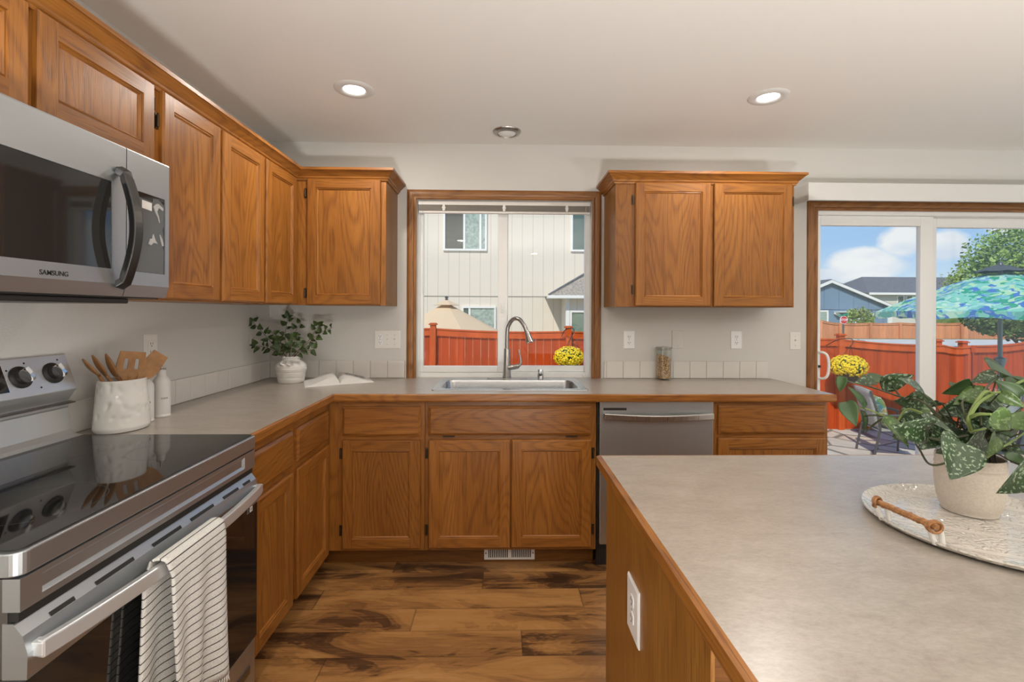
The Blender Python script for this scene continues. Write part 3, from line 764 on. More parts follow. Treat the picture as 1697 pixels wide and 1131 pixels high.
upper('u', 'l', .83, 1.655, 1.815, 'short oak wall cabinet with two doors above the microwave', [(.83, .86), (1.20, 1.24), (1.625, 1.655)], [(.838, 1.208, 1.825), (1.231, 1.636, 1.825)], [(1.646, 2.03)])
upper('u', 'l', 1.656, 2.394, UZ0, 'tall oak wall cabinet with two doors next to the microwave', [(1.656, 1.69), (2.005, 2.045), (2.366, 2.394)], [(1.676, 2.015, 1.376), (2.036, 2.385, 1.376)], [(1.664, 1.98), (1.664, 1.46)])
upper('u', 'l', 2.395, UB - .0005, UZ0, 'narrow oak wall cabinet with one door in the corner', [(2.395, 2.42), (2.748, UB - .0005)], [(2.405, 2.757, 1.376)])
upper('u', 'b', UL, -.662, UZ0, 'oak wall cabinet with a single door left of the sink window', [(UL, -1.093), (-.70, -.662)], [(-1.106, -.690, 1.374)], [(-1.118, 2.01), (-1.118, 1.44)])
upper('u', 'b', .659, 1.708, UZ0, 'oak wall cabinet with two doors right of the sink window', [(.659, .78), (1.19, 1.25), (1.676, 1.708)], [(.772, 1.213, 1.374), (1.231, 1.690, 1.374)], [(.760, 1.99), (.760, 1.47), (1.699, 1.99)])
CRP = [(0, 2.083), (.008, 2.083), (.011, 2.092), (.016, 2.096), (.018, 2.104), (.030, 2.116), (.042, 2.128), (.046, 2.132), (.052, 2.133), (.052, 2.147), (0, 2.147)]
def crown(name, path, label):
    mb = MB(); n = len(path)
    for i in range(n - 1):
        def off(j):
            def nr(a, b): d = (Vector(b) - Vector(a)).normalized(); return Vector((d.y, -d.x))
            if j == 0: return nr(path[0], path[1])
            if j == n - 1: return nr(path[-2], path[-1])
            a, b = nr(path[j - 1], path[j]), nr(path[j], path[j + 1]); m_ = a + b; return m_ / m_.dot(a)
        o0, o1 = off(i), off(i + 1); A, B = path[i], path[i + 1]
        mb.prism(CRP, lambda p: (A[0] + o0.x * p[0], A[1] + o0.y * p[0], p[1]), lambda p: (B[0] + o1.x * p[0], B[1] + o1.y * p[0], p[1]), 0 if abs(B[0] - A[0]) > abs(B[1] - A[1]) else 1)
    return tag(mb.build(name, [OAK[0], OAK[1]], weld=False), label, 'crown molding')
crown('crown_molding', [(UL, .80), (UL, UB), (-.662, UB), (-.662, YB - .001)], 'stepped oak crown molding along the corner cabinets')
crown('crown_molding', [(.659, YB - .001), (.659, UB), (1.708, UB), (1.708, YB - .001)], 'stepped oak crown molding on the cabinet between window and patio door')

# ------------------------------------------------------------------ outlets and switches
def receptacle(P, u, v, parent):
    mb = MB(); n = 20
    poly = [(u + .0165 * max(-.82, min(.82, math.cos(2 * PI * i / n))) / .82 * .82, v + .0145 * math.sin(2 * PI * i / n)) for i in range(n)]
    mb.prism(poly, lambda p: P(p[0], p[1], .004), lambda p: P(p[0], p[1], .0072))
    o = mb.build('receptacle', M_PLATEW, parent)
    mb = MB()
    for dx, h in ((-.006, .0095), (.006, .008)): pbox(mb, P, u + dx - .0013, u + dx + .0013, v + .003 - h / 2, v + .003 + h / 2, .0065, .0076)
    mb.prism([(u + .0026 * math.cos(a * PI / 5), v - .0075 + .0026 * math.sin(a * PI / 5)) for a in range(10)], lambda p: P(p[0], p[1], .0065), lambda p: P(p[0], p[1], .0076))
    mb.build('slot', M_DARK, o)
def plate(name, label, wall, p, u, v, kinds, cat, w_=.072, h_=.115, m=None, flip=1):
    P = place(wall, p)
    if flip < 0: P = lambda a, b, n: (p - n, a, b)
    gw = .046; W_ = w_ + gw * (len(kinds) - 1)
    t = thing(name, label, cat, P(u, v - h_ / 2, 0)); m = m or M_PLATE
    mb = MB(); i = .004
    ring_quads(mb, P, u - W_ / 2, u + W_ / 2, v - h_ / 2, v + h_ / 2, 0, .0004, 0, .003, 0, 0); ring_quads(mb, P, u - W_ / 2, u + W_ / 2, v - h_ / 2, v + h_ / 2, 0, .003, i, .0055, 0, 0)
    for n_ in (.0055, .0004):
        j = i if n_ > .004 else 0
        mb.add([P(u - W_ / 2 + j, v - h_ / 2 + j, n_), P(u + W_ / 2 - j, v - h_ / 2 + j, n_), P(u + W_ / 2 - j, v + h_ / 2 - j, n_), P(u - W_ / 2 + j, v + h_ / 2 - j, n_)], [(0, 1, 2, 3)])
    mb.build('cover_plate', m, t)
    for k, kd in enumerate(kinds):
        uu = u + (k - (len(kinds) - 1) / 2) * gw
        def screw(v_):
            mb = MB(); mb.prism([(uu + .003 * math.cos(a * PI / 5), v_ + .003 * math.sin(a * PI / 5)) for a in range(10)], lambda q: P(q[0], q[1], .005), lambda q: P(q[0], q[1], .0066)); mb.build('screw', M_STEEL, t)
        if kd == 'o':
            receptacle(P, uu, v + .0195, t); receptacle(P, uu, v - .0195, t); screw(v)
        elif kd == 's':
            mb = MB(); pbox(mb, P, uu - .005, uu + .005, v - .012, v + .012, .005, .0062)
            mb.prism([(v - .002, .006), (v + .010, .006), (v + .012, .016), (v + .006, .017)], lambda q: P(uu - .0035, q[0], q[1]), lambda q: P(uu + .0035, q[0], q[1])); mb.build('toggle', m, t)
            screw(v + .030); screw(v - .030)
        elif kd == 'd':
            mb = MB(); pbox(mb, P, uu - .0165, uu + .0165, v - .033, v + .033, .005, .0075); mb.build('insert', m, t, bevel=.001); 
            if flip > 0: receptacle(P, uu, v + .017, t)
            receptacle(P, uu, v - .017, t)
        else: screw(v + .042); screw(v - .042)
    return t
plate('switch_outlet_plate', 'triple wall plate with an outlet and two switches left of the window', 'b', YB, -.722, 1.158, 'oss', 'wall plate', m=M_PLATE)
plate('wall_outlet', 'duplex wall outlet next to the window casing, left of the grain jar', 'b', YB, .823, 1.161, 'o', 'outlet', m=M_PLATEW)
plate('blank_wall_plate', 'blank painted wall plate behind the grain jar', 'b', YB, 1.138, 1.165, 'b', 'wall plate', .076, .118, m=M_WALL)
plate('wall_outlet', 'duplex wall outlet right of the blank plate under the wall cabinet', 'b', YB, 1.521, 1.163, 'o', 'outlet', m=M_PLATEW)
plate('light_switch', 'single light switch beside the patio door casing', 'b', YB, 1.906, 1.158, 's', 'switch')
plate('wall_outlet', 'wall outlet above the oil bottles beside the range', 'l', XL, 2.05, 1.178, 'd', 'outlet', .078, .118)
plate('wall_outlet', 'wall outlet half hidden by the leafy sprigs in the corner', 'l', XL, 2.884, 1.158, 'd', 'outlet', .078, .118, m=M_WALL)

# ------------------------------------------------------------------ range
RY0, RY1 = .842, 1.652
rg = thing('kitchen_range', 'stainless electric range with black glass cooktop', 'stove', (-1.14, (RY0 + RY1) / 2, 0))
XF = -.822
def ext_y(mb, poly, y0, y1, m=0): return mb.prism(poly, lambda p: (p[0], y0, p[1]), lambda p: (p[0], y1, p[1]), m)
mb = MB().box(-1.455, -.845, RY0 + .006, RY1 - .006, .04, .872); mb.build('body', M_DKSTEEL, rg)
# cooktop rim (rounded front corners) and glass
def rrect(x0, x1, y0, y1, r, n=6, back=False):
    pts = []
    for cx, cy, a0 in ((x1 - r, y0 + r, -90), (x1 - r, y1 - r, 0)):
        for k in range(n + 1):
            a = math.radians(a0 + 90 * k / n); pts.append((cx + r * math.cos(a), cy + r * math.sin(a)))
    return pts + [(x0, y1), (x0, y0)]
mb = MB(); rr = rrect(-1.40, XF, RY0, RY1, .022)
mb.prism(rr, lambda p: (p[0], p[1], .876), lambda p: (p[0], p[1], .918))
mb.build('cooktop_rim', M_STEEL, rg, bevel=.003)
mb = MB(); rr = rrect(-1.392, XF - .010, RY0 + .010, RY1 - .008, .016)
mb.prism(rr, lambda p: (p[0], p[1], .9175), lambda p: (p[0], p[1], .9205))
gl = mb.build('cooktop_glass', M_BGLASS, rg)
M_RING = simple('burner_mark', (.05, .05, .05), .15)
for cx, cy, r in ((-.99, 1.46, .10), (-1.25, 1.45, .075), (-.99, 1.06, .115), (-1.25, 1.06, .075), (-1.25, 1.25, .05)):
    MB().lathe([(r - .0008, .92055), (r + .0008, .92058)], (cx, cy, 0), 48, cap=False).build('burner_ring', M_RING, gl)
# front control strip with a long recessed panel
mb = MB(); P = place('l', XF)
def strip(u0, u1, v0, v1, ru0, ru1, rv0, rv1):
    for a, b, c, d in ((u0, u1, v0, rv0), (u0, u1, rv1, v1), (u0, ru0, rv0, rv1), (ru1, u1, rv0, rv1)): pbox(mb, P, a, b, c, d, -.03, 0)
    k = .007
    ring_quads(mb, P, ru0, ru1, rv0, rv1, 0, 0, k, -.007, 0, 0)
    mb.add([P(ru0 + k, rv0 + k, -.007), P(ru1 - k, rv0 + k, -.007), P(ru1 - k, rv1 - k, -.007), P(ru0 + k, rv1 - k, -.007)], [(0, 1, 2, 3)])
strip(RY0 + .004, RY1 - .018, .816, .873, .886, 1.572, .828, .864)
mb.build('front_panel', M_STEEL, rg, weld=False)
# oven door
od = MB(); pbox(od, P, RY0 + .004, RY1 - .018, .252, .700, -.05, .010); dr = od.build('oven_door', M_BGLASS, rg, bevel=.003)
mb = MB(); ext_y(mb, [(XF - .03, .700), (XF + .012, .700), (XF + .013, .745), (XF + .004, .775), (XF - .012, .796), (XF - .03, .796)], RY0 + .004, RY1 - .018)
top = mb.build('door_top', M_STEEL, dr)
mb = MB()
for y0, y1 in ((.90, .95), (1.0, 1.10), (1.16, 1.26), (1.30, 1.40), (1.45, 1.53), (1.56, 1.60)):
    ext_y(mb, [(XF + .0045, .7765), (XF + .0005, .7835), (XF - .0015, .783), (XF + .0025, .776)], y0, y1)
mb.build('vent_slot', M_DARK, top)
hb = MB(); n = 24; pts = []
for i in range(n + 1):
    t = i / n; y = RY0 + .016 + t * (RY1 - .018 - RY0 - .024); b = math.sin(PI * t) ** .8
    pts.append((XF + .022 + .034 * b, y, .745))
hb.tube(pts, 1, flat=(.016, .032), up=(0, 0, 1))
for y in (RY0 + .022, RY1 - .030): hb.box(XF + .005, XF + .030, y - .008, y + .010, .732, .758)
hb.build('door_handle', M_STEELREFL, dr, bevel=.003)
tg = MB(); pbox(tg, P, 1.584, 1.600, .682, .698, .0102, .0108); tg.build('sticker', M_PLATE, dr)
tg = MB(); pbox(tg, P, 1.5865, 1.5975, .6848, .6945, .0108, .0111)
for k in range(4): pbox(tg, P, 1.566, 1.580 - (k % 2) * .004, .682 + k * .0045, .6832 + k * .0045, .0102, .0104)
tg.build('sticker_print', simple('sticker_grey', (.30, .30, .29), .6), dr)
# storage drawer
mb = MB(); pbox(mb, P, RY0 + .004, RY1 - .018, .050, .245, -.04, .004); sd = mb.build('storage_drawer', M_STEEL, rg, bevel=.003)
mb = MB(); pbox(mb, P, 1.02, 1.598, .150, .178, .003, .0075); mb.build('pull_slot', M_DKSTEEL, sd, bevel=.002)
mb = MB(); pbox(mb, P, RY0 + .02, RY1 - .03, 0, .05, -.10, -.05); mb.build('kick_panel', M_BLACK, rg)
mb = MB(); pbox(mb, P, RY0 + .008, RY1 - .022, .797, .8155, -.04, -.006); mb.build('door_gap', M_DARK, rg)
# backguard
bg = MB(); B0, B1 = RY0, RY1 - .006
ext_y(bg, [(-1.463, .92), (-1.463, 1.190), (-1.456, 1.190), (-1.415, 1.076), (-1.443, 1.036), (-1.443, .92)], B0, B1)
bgo = bg.build('backguard', M_STEELREFL, rg, bevel=.0025)
bg = MB(); ext_y(bg, [(-1.443, 1.034), (-1.424, 1.031), (-1.424, 1.027), (-1.443, 1.027)], B0, B1 + .004); bg.build('vent_lip', M_DKSTEEL, bgo)
bg = MB(); ext_y(bg, [(-1.443, 1.016), (-1.440, 1.012), (-1.430, .94), (-1.414, .926), (-1.394, .920), (-1.443, .919)], B0 + .004, B1 - .004); bg.build('backguard_base', M_STEELREFL, bgo)
sl_ = Vector((.041, 0, -.114)).normalized(); nn = Vector((.114, 0, .041)).normalized()
def on_panel(y, t, n): q = Vector((-1.456, y, 1.190)) + sl_ * t + nn * n; return q
def knob(y, lbl=None):
    c = on_panel(y, .060, 0); rot = nn.to_track_quat('Z', 'Y').to_matrix()
    k = MB().lathe([(.034, 0), (.034, .004), (.030, .007), (.024, .008), (.022, .020), (.0, .020)], c, 28, rot=rot).build('knob', M_BLACK, rg, smooth=True)
    g = MB(); ang = .5; a = sl_ * math.cos(ang) + Vector((0, 1, 0)) * math.sin(ang); b = nn.cross(a)
    g.prism([(-.021, .008), (.021, .008), (.021, .030), (.012, .036), (-.012, .036), (-.021, .030)], lambda p: c + a * p[0] + nn * p[1] + b * .0055, lambda p: c + a * p[0] + nn * p[1] - b * .0055)
    g.build('knob_grip', M_CHROME, k, bevel=.001)
    g = MB(); q = c + a * -.012 + nn * .0375
    g.prism([(-.010, -.006), (.010, -.006), (.010, .006), (-.010, .006)], lambda p: q + a * p[0] + b * p[1], lambda p: q + a * p[0] + b * p[1] + nn * .001); g.build('knob_mark', M_PLATEW, k)
for y in (.935, 1.035, 1.475, 1.580): knob(y)
dp = MB(); dp.prism([(1.11, .018), (1.430, .018), (1.430, .100), (1.11, .100)], lambda p: on_panel(p[0], p[1], 0), lambda p: on_panel(p[0], p[1], .0015)); dp.build('display', M_BGLASS, rg)
dm = MB()
for y, t in ((1.442, .035), (1.527, .10), (1.50, .018), (1.61, .018)):
    dm.prism([(y + .003 * math.cos(a * PI / 4), t + .003 * math.sin(a * PI / 4)) for a in range(8)], lambda p: on_panel(p[0], p[1], 0), lambda p: on_panel(p[0], p[1], .0008))
dm.build('panel_mark', M_DARK, rg)

# dish towel over the oven handle
tw = MB(); NY_, prof = 26, []
xb, zb = XF + .052, .745
for k in range(22): prof.append((xb - .020, .43 + k * (.32 / 22), 'b'))
for k in range(9): a = PI - PI * k / 8; prof.append((xb + .0195 * math.cos(a), zb + .018 + .010 * math.sin(a), 't'))
for k in range(1, 25): prof.append((xb + .0205, .745 - k * (.372 / 24), 'f'))
uv = []; acc = 0
for i, (x, z, sd_) in enumerate(prof):
    if i: acc += math.hypot(x - prof[i - 1][0], z - prof[i - 1][1])
    drop = max(0, (.75 - z)) / .42
    for j in range(NY_ + 1):
        t = j / NY_
        if sd_ == 'f': y = 1.120 + .215 * t + drop * (.006 * t - .006); xx = x + drop * (.013 * math.sin(t * 15 + 1.1) + .009 * math.sin(t * 6 + drop * 2)) + .004 * drop
        elif sd_ == 'b': y = 1.092 + .225 * t - drop * .032 * (1 - t); xx = x - .002 + drop * .010 * math.sin(t * 15 + .6)
        else: y = 1.106 + .222 * t; xx = x
        tw.v.append(Vector((max(xx, XF + .020) if sd_ == 'b' else xx, y, z + (.0 if sd_ == 't' else drop * .012 * math.sin(t * 6))))); uv.append((acc, t))
N1 = NY_ + 1
for i in range(len(prof) - 1):
    for j in range(NY_): tw.f.append([i * N1 + j, i * N1 + j + 1, (i + 1) * N1 + j + 1, (i + 1) * N1 + j]); tw.m.append(0)
last = [tw.v[(len(prof) - 1) * N1 + j].copy() for j in range(N1)]
tw.uv = uv
towel = thing('dish_towel', 'white dish towel with thin dark stripes hung on the oven handle', 'towel', (xb, 1.2, .33))
tw.build('cloth', M_TOWEL, towel, smooth=True, solid=.005, weld=False)
fg = MB(); rnd = random.Random(3)
for k in range(46):
    t = k / 45 * NY_; j = min(int(t), NY_ - 1); p = last[j].lerp(last[j + 1], t - j)
    fg.tube([p + Vector((0, 0, .004)), p + Vector((rnd.uniform(-.002, .003), rnd.uniform(-.003, .003), -.012)), p + Vector((rnd.uniform(-.003, .004), rnd.uniform(-.006, .006), -.026))], [.0022, .0017, .0009], 5)
fr_ = fg.build('fringe', simple('fringe_cotton', (.72, .70, .66), .9), towel); fr_['kind'] = 'stuff'

# ------------------------------------------------------------------ microwave
MX = -1.07; MY0, MY1 = .845, 1.578; MZ0, MZ1 = 1.376, 1.800
mw = thing('microwave', 'stainless over the range microwave with curved dark handle', 'microwave', (-1.27, 1.21, 1.37))
MB().box(XL + .002, MX - .03, MY0 + .004, MY1 - .004, 1.372, 1.812).build('housing', M_BLACK, mw)
MB().box(-1.42, MX - .05, MY0 + .06, MY1 - .10, 1.356, 1.372).build('underside_vent', M_BLACK, mw, bevel=.004)
P = place('l', MX)
def fascia(name, u0, u1, ru0, ru1, rv0, rv1, rd=.006):
    global mb
    mb = MB()
    pr = [(MX - .03, MZ1), (MX - .002, MZ1), (MX, MZ1 - .004), (MX, rv1), (MX - .03, rv1)]; ext_y(mb, pr, u0, u1)
    pr = [(MX - .03, rv0), (MX, rv0), (MX, MZ0 + .034), (MX - .010, MZ0), (MX - .03, MZ0)]; ext_y(mb, pr, u0, u1)
    pbox(mb, P, u0, ru0, rv0, rv1, -.03, 0); pbox(mb, P, ru1, u1, rv0, rv1, -.03, 0)
    o = mb.build(name, M_STEEL, mw, weld=False)
    return o
dr = fascia('door', MY0, 1.400, .875, 1.352, 1.450, 1.690)
g = MB(); pbox(g, P, .875, 1.352, 1.450, 1.690, -.02, -.002); g.build('door_window', M_MWGLASS, dr)
cpn = fascia('control_panel', 1.403, MY1, 1.415, 1.560, 1.450, 1.688)
g = MB(); pbox(g, P, 1.415, 1.560, 1.450, 1.688, -.02, -.002); g.build('panel_glass', M_MWGLASS, cpn)
g = MB(); fl = [(1.416, 1.452), (1.553, 1.451), (1.556, 1.52), (1.552, 1.535), (1.556, 1.55), (1.549, 1.59), (1.556, 1.602), (1.5555, 1.668), (1.53, 1.682), (1.508, 1.680), (1.507, 1.668), (1.46, 1.671), (1.416, 1.672)]
g.prism(fl, lambda p: P(p[0], p[1], -.0019), lambda p: P(p[0], p[1], -.0008)); fo = g.build('protective_film', M_FILM, cpn)
g = MB(); g.prism([(1.462, 1.642), (1.502, 1.640), (1.502, 1.664), (1.462, 1.666)], lambda p: P(p[0], p[1], -.0008), lambda p: P(p[0], p[1], -.0002)); g.build('film_label', M_PLATE, fo)
M_PEEL = simple('peeled_film', (.42, .41, .40), .4)
for poly in ([(1.508, 1.655), (1.516, 1.640), (1.528, 1.625), (1.534, 1.610), (1.530, 1.628), (1.522, 1.642), (1.530, 1.656), (1.548, 1.650), (1.550, 1.658), (1.528, 1.668), (1.516, 1.664)],
             [(1.488, 1.538), (1.497, 1.535), (1.508, 1.544), (1.526, 1.543), (1.516, 1.552), (1.507, 1.570), (1.503, 1.556), (1.495, 1.555)], [(1.536, 1.573), (1.546, 1.560), (1.552, 1.540), (1.547, 1.539), (1.541, 1.556)]):
    g = MB(); g.prism(poly, lambda p: P(p[0], p[1], -.0007), lambda p: P(p[0], p[1], .002)); g.build('film_peel', M_PEEL, fo)
g = MB(); hp = [(MX + .001, 1.368, 1.728)]
n = 20
for i in range(n + 1):
    t = i / n; z = 1.716 + (1.416 - 1.716) * t; hp.append((MX + .020 + .030 * math.sin(PI * t), 1.372 + .010 * math.sin(PI * t) * 0, z))
hp.append((MX + .001, 1.372, 1.404))
g.tube(hp, 1, flat=(.026, .022), up=(1, 0, 0)); g.build('handle', M_BKSTEEL, dr, bevel=.003)
Mx = Matrix.Translation((MX + .0004, 1.180, 1.4235)) @ Matrix(((0, 0, 1, 0), (1, 0, 0, 0), (0, 1, 0, 0), (0, 0, 0, 1)))
text_mesh('lettering', 'SAMSUNG', .0165, M_BLACK, Mx, dr, .0004, .0002)

# ------------------------------------------------------------------ dishwasher
dw = thing('dishwasher', 'stainless dishwasher with bowed bar handle under the counter', 'dishwasher', (.813, 2.79, 0))
DY = 2.500
MB().box(.510, 1.116, DY + .03, YB - .01, .10, .882).build('tub', M_BLACK, dw)
MB().box(.5155, 1.1135, DY, DY + .03, .128, .876).build('door', M_STEELX, dw, bevel=.004)
MB().box(.503, .514, DY + .02, DY + .04, .02, .885).build('side_gasket', M_DARK, dw)
MB().box(.512, 1.116, DY + .045, DY + .10, 0, .126).build('kick_panel', M_BLACK, dw)
MB().box(.5345, .655, DY - .001, DY + .004, .827, .840).build('control_window', M_DARK, dw)
pts = []
for i in range(21):
    t = i / 20; pts.append((.534 + .570 * t, DY - .020 - .028 * math.sin(PI * t), .800 - .006 * math.sin(PI * t)))
h_ = MB().tube(pts, 1, flat=(.018, .032), up=(0, 0, 1))
for x in (.540, 1.096): h_.box(x - .006, x + .006, DY - .020, DY, .788, .812)
h_.build('handle', M_NICKEL, dw, bevel=.004)

# ------------------------------------------------------------------ sink, faucet, air gap
sk = thing('kitchen_sink', 'single bowl stainless drop in sink under the window', 'sink', (.05, 2.8, .914))
mb = MB()
def rr4(x0, x1, y0, y1, r, z, n=6):
    out = []
    for cx, cy, a0 in ((x1 - r, y0 + r, -90), (x1 - r, y1 - r, 0), (x0 + r, y1 - r, 90), (x0 + r, y0 + r, 180)):
        for k in range(n + 1): a = math.radians(a0 + 90 * k / n); out.append((cx + r * math.cos(a), cy + r * math.sin(a), z))
    return out
rings = [rr4(-.372, .474, 2.588, 3.072, .014, .9145), rr4(-.370, .472, 2.590, 3.070, .014, .9185), rr4(-.350, .452, 2.615, 2.975, .03, .920), rr4(-.328, .430, 2.638, 2.960, .05, .9185), rr4(-.325, .427, 2.641, 2.957, .05, .905), rr4(-.318, .420, 2.648, 2.950, .05, .72), rr4(-.300, .402, 2.668, 2.930, .04, .712)]
vs = [p for r_ in rings for p in r_]; L_ = len(rings[0])
mb.add(vs, [(j * L_ + i, j * L_ + (i + 1) % L_, (j + 1) * L_ + (i + 1) % L_, (j + 1) * L_ + i) for j in range(len(rings) - 1) for i in range(L_)] + [tuple(range((len(rings) - 1) * L_, len(rings) * L_))])
mb.build('basin', M_SINK, sk, smooth=True, weld=False)
MB().lathe([(0, .7135), (.03, .7135), (.042, .7165), (.044, .7125)], (.05, 2.79, 0), 28, cap=False).build('drain', M_CHROME, sk, smooth=True)
FX, FY = .038, 3.022; FZ = .9195
fc = thing('faucet', 'brushed nickel gooseneck faucet with side lever behind the sink', 'faucet', (FX, FY, FZ))
mb = MB(); pl_ = [(FX + .125 * math.cos(a) if abs(math.cos(a)) < .0 else FX + (.095 * (1 if math.cos(a) > 0 else -1)) + .030 * math.cos(a), FY + .030 * math.sin(a)) for a in [2 * PI * (i + .5) / 32 for i in range(32)]]
mb.prism(pl_, lambda p: (p[0], p[1], FZ), lambda p: (p[0], p[1], FZ + .004)); mb.build('deck_plate', M_NICKEL, fc, bevel=.0015)
MB().lathe([(.0275, .004), (.0275, .016), (.0255, .018), (.0245, .030), (.0220, .09), (.0185, .186), (.0175, .188), (.0160, .190)], (FX, FY, FZ), 32).build('body', M_NICKEL, fc, smooth=True)
nk = bez([(FX, FY, FZ + .186), (FX, FY, FZ + .262), (FX + .006, FY - .004, FZ + .325), (FX + .035, FY - .02, FZ + .371), (FX + .072, FY - .042, FZ + .374), (FX + .102, FY - .060, FZ + .338), (FX + .118, FY - .070, FZ + .300)], 8)
MB().tube(nk, .0125, 16).build('neck', M_NICKEL, fc, smooth=True)
hd = [(FX + .1165, FY - .069, FZ + .304), (FX + .1245, FY - .0740, FZ + .284), (FX + .131, FY - .078, FZ + .262), (FX + .139, FY - .083, FZ + .234), (FX + .1398, FY - .0835, FZ + .231)]
MB().tube(hd, [.0138, .0155, .0195, .0255, .023], 20).build('spray_head', M_NICKEL, fc, smooth=True)
MB().tube(bez([(FX + .012, FY - .006, FZ + .072), (FX + .040, FY - .016, FZ + .074), (FX + .072, FY - .028, FZ + .082)], 5), [.020, .0185, .017, .016, .0155, .015, .015, .0148, .0145, .014, .0135], 16).build('valve', M_NICKEL, fc, smooth=True)
MB().tube(bez([(FX + .068, FY - .027, FZ + .082), (FX + .084, FY - .033, FZ + .098), (FX + .083, FY - .036, FZ + .128), (FX + .071, FY - .034, FZ + .186)], 6), [.011 - .0004 * i for i in range(19)], 12).build('lever', M_NICKEL, fc, smooth=True)
ag = MB().lathe([(.017, 0), (.019, .003), (.0185, .052), (.0165, .058), (0, .059)], (.248, FY + .0, FZ), 24)
tag(ag.build('air_gap', M_CHROME, smooth=True), 'small chrome air gap cap beside the faucet', 'air gap')

# ------------------------------------------------------------------ island
IX0, IX1, IY0, IY1 = .284, 1.90, .42, 1.426
isl = thing('kitchen_island', 'oak kitchen island cabinet with an open knee space', 'island', (1.09, .95, 0))
MB().box(.310, .316, .702, 1.402, .0, .876).build('end_panel', OAKSIDE, isl)
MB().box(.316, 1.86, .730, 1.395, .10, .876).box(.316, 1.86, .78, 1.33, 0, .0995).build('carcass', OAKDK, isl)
for a, b in ((.34, .84), (.85, 1.35), (1.36, 1.85)):
    mb = MB(); P_ = lambda u, v, n: (u, 1.395 + n, v)
    mb.box(a, b, 1.395, 1.413, .12, .86); mb.build('cabinet_door', OAK[2], isl, bevel=.004)
it = thing('island_countertop', 'grey brown laminate island top with wood edge', 'countertop', (1.09, .92, .876))
MB().box(IX0 + .012, IX1 - .012, IY0 + .012, IY1 - .012, .8765, .914).build('top_surface', M_COUNTER, it)
mb = MB(); A = [(IX0 + .012, IY0 + .012), (IX1 - .012, IY0 + .012), (IX1 - .012, IY1 - .012), (IX0 + .012, IY1 - .012)]
EP = [(0, .914), (.006, .9135), (.012, .909), (.012, .884), (.008, .876), (0, .876)]
sg = [(-1, -1), (1, -1), (1, 1), (-1, 1)]
for k in range(4):
    a, b = A[k], A[(k + 1) % 4]; s0, s1 = sg[k], sg[(k + 1) % 4]
    mb.prism(EP, lambda p: (a[0] + s0[0] * p[0], a[1] + s0[1] * p[0], p[1]), lambda p: (b[0] + s1[0] * p[0], b[1] + s1[1] * p[0], p[1]), 0 if k % 2 == 0 else 1)
mb.build('wood_edge', [OAK[0], OAK[1]], it, weld=False)
plate('island_outlet', 'white duplex outlet on the end panel of the island', 'l', .310, 1.105, .652, 'o', 'outlet', .092, .126, M_PLATEW, flip=-1)

# ------------------------------------------------------------------ tray and trailing plant on the island
TC = (.965, .925)
tr = thing('serving_tray', 'round embossed white ceramic tray with rattan handles', 'tray', (TC[0], TC[1], .914))
MB().lathe([(0, .9165), (.150, .9165), (.180, .918), (.200, .9265), (.205, .930), (.208, .930), (.2085, .927), (.203, .921), (.186, .9145), (0, .9145)], (TC[0], TC[1], 0), 72).build('dish', M_TRAY, tr, smooth=True)
def tray_handle(ang):
    c, s_ = math.cos(ang), math.sin(ang)
    def Q(r, t, z): return (TC[0] + c * r - s_ * t, TC[1] + s_ * r + c * t, z)
    h = None
    for t in (-.052, .052): h = MB().tube(bez([Q(.196, t, .924), Q(.205, t, .944), Q(.200, t, .954), Q(.186, t, .948), Q(.180, t, .921)], 5), .0045, 8).build('handle_loop', M_MATTEW, tr, smooth=True)
    rt = MB(); n = 30
    core = [Q(.204, -.062 + .124 * i / n, .958 + .0008 * math.sin(i * 2.2)) for i in range(n + 1)]; rt.tube(core, [.0062 + .0007 * math.sin(i * 2.9) for i in range(n + 1)], 8)
    for t in (-.052, .052): 
        for dz in (0, 1): rt.tube([Q(.203 + .011 * math.cos(a), t + .004 * dz - .002 + .007 * math.sin(a * .5) * (1 if t > 0 else -1), .957 + .010 * math.sin(a)) for a in [2 * PI * i / 12 for i in range(13)]], .0026, 6)
    rt.build('rattan_grip', M_RATTAN, tr, smooth=True)
tray_handle(math.radians(188)); tray_handle(math.radians(10))
PC = (.996, 1.003)
pp = thing('trailing_plant', 'trailing plant with silver flecked leaves in a stoneware pot on the tray', 'potted plant', (PC[0], PC[1], .9168))
MB().lathe([(0, .9168), (.043, .9168), (.046, .919), (.0465, .925), (.0505, .930), (.0550, .950), (.0582, .980), (.0590, 1.006), (.0575, 1.009), (.0575, 1.013), (.0590, 1.016), (.0575, 1.020), (.0575, 1.031), (.0565, 1.036), (.0535, 1.035), (.052, 1.024), (.052, 1.004)], (PC[0], PC[1], 0), 48).build('pot', M_POT, pp, smooth=True)
MB().lathe([(0, 1.022), (.035, 1.024), (.0515, 1.020), (.0515, 1.006)], (PC[0], PC[1], 0), 24).build('soil', M_SOIL, pp)
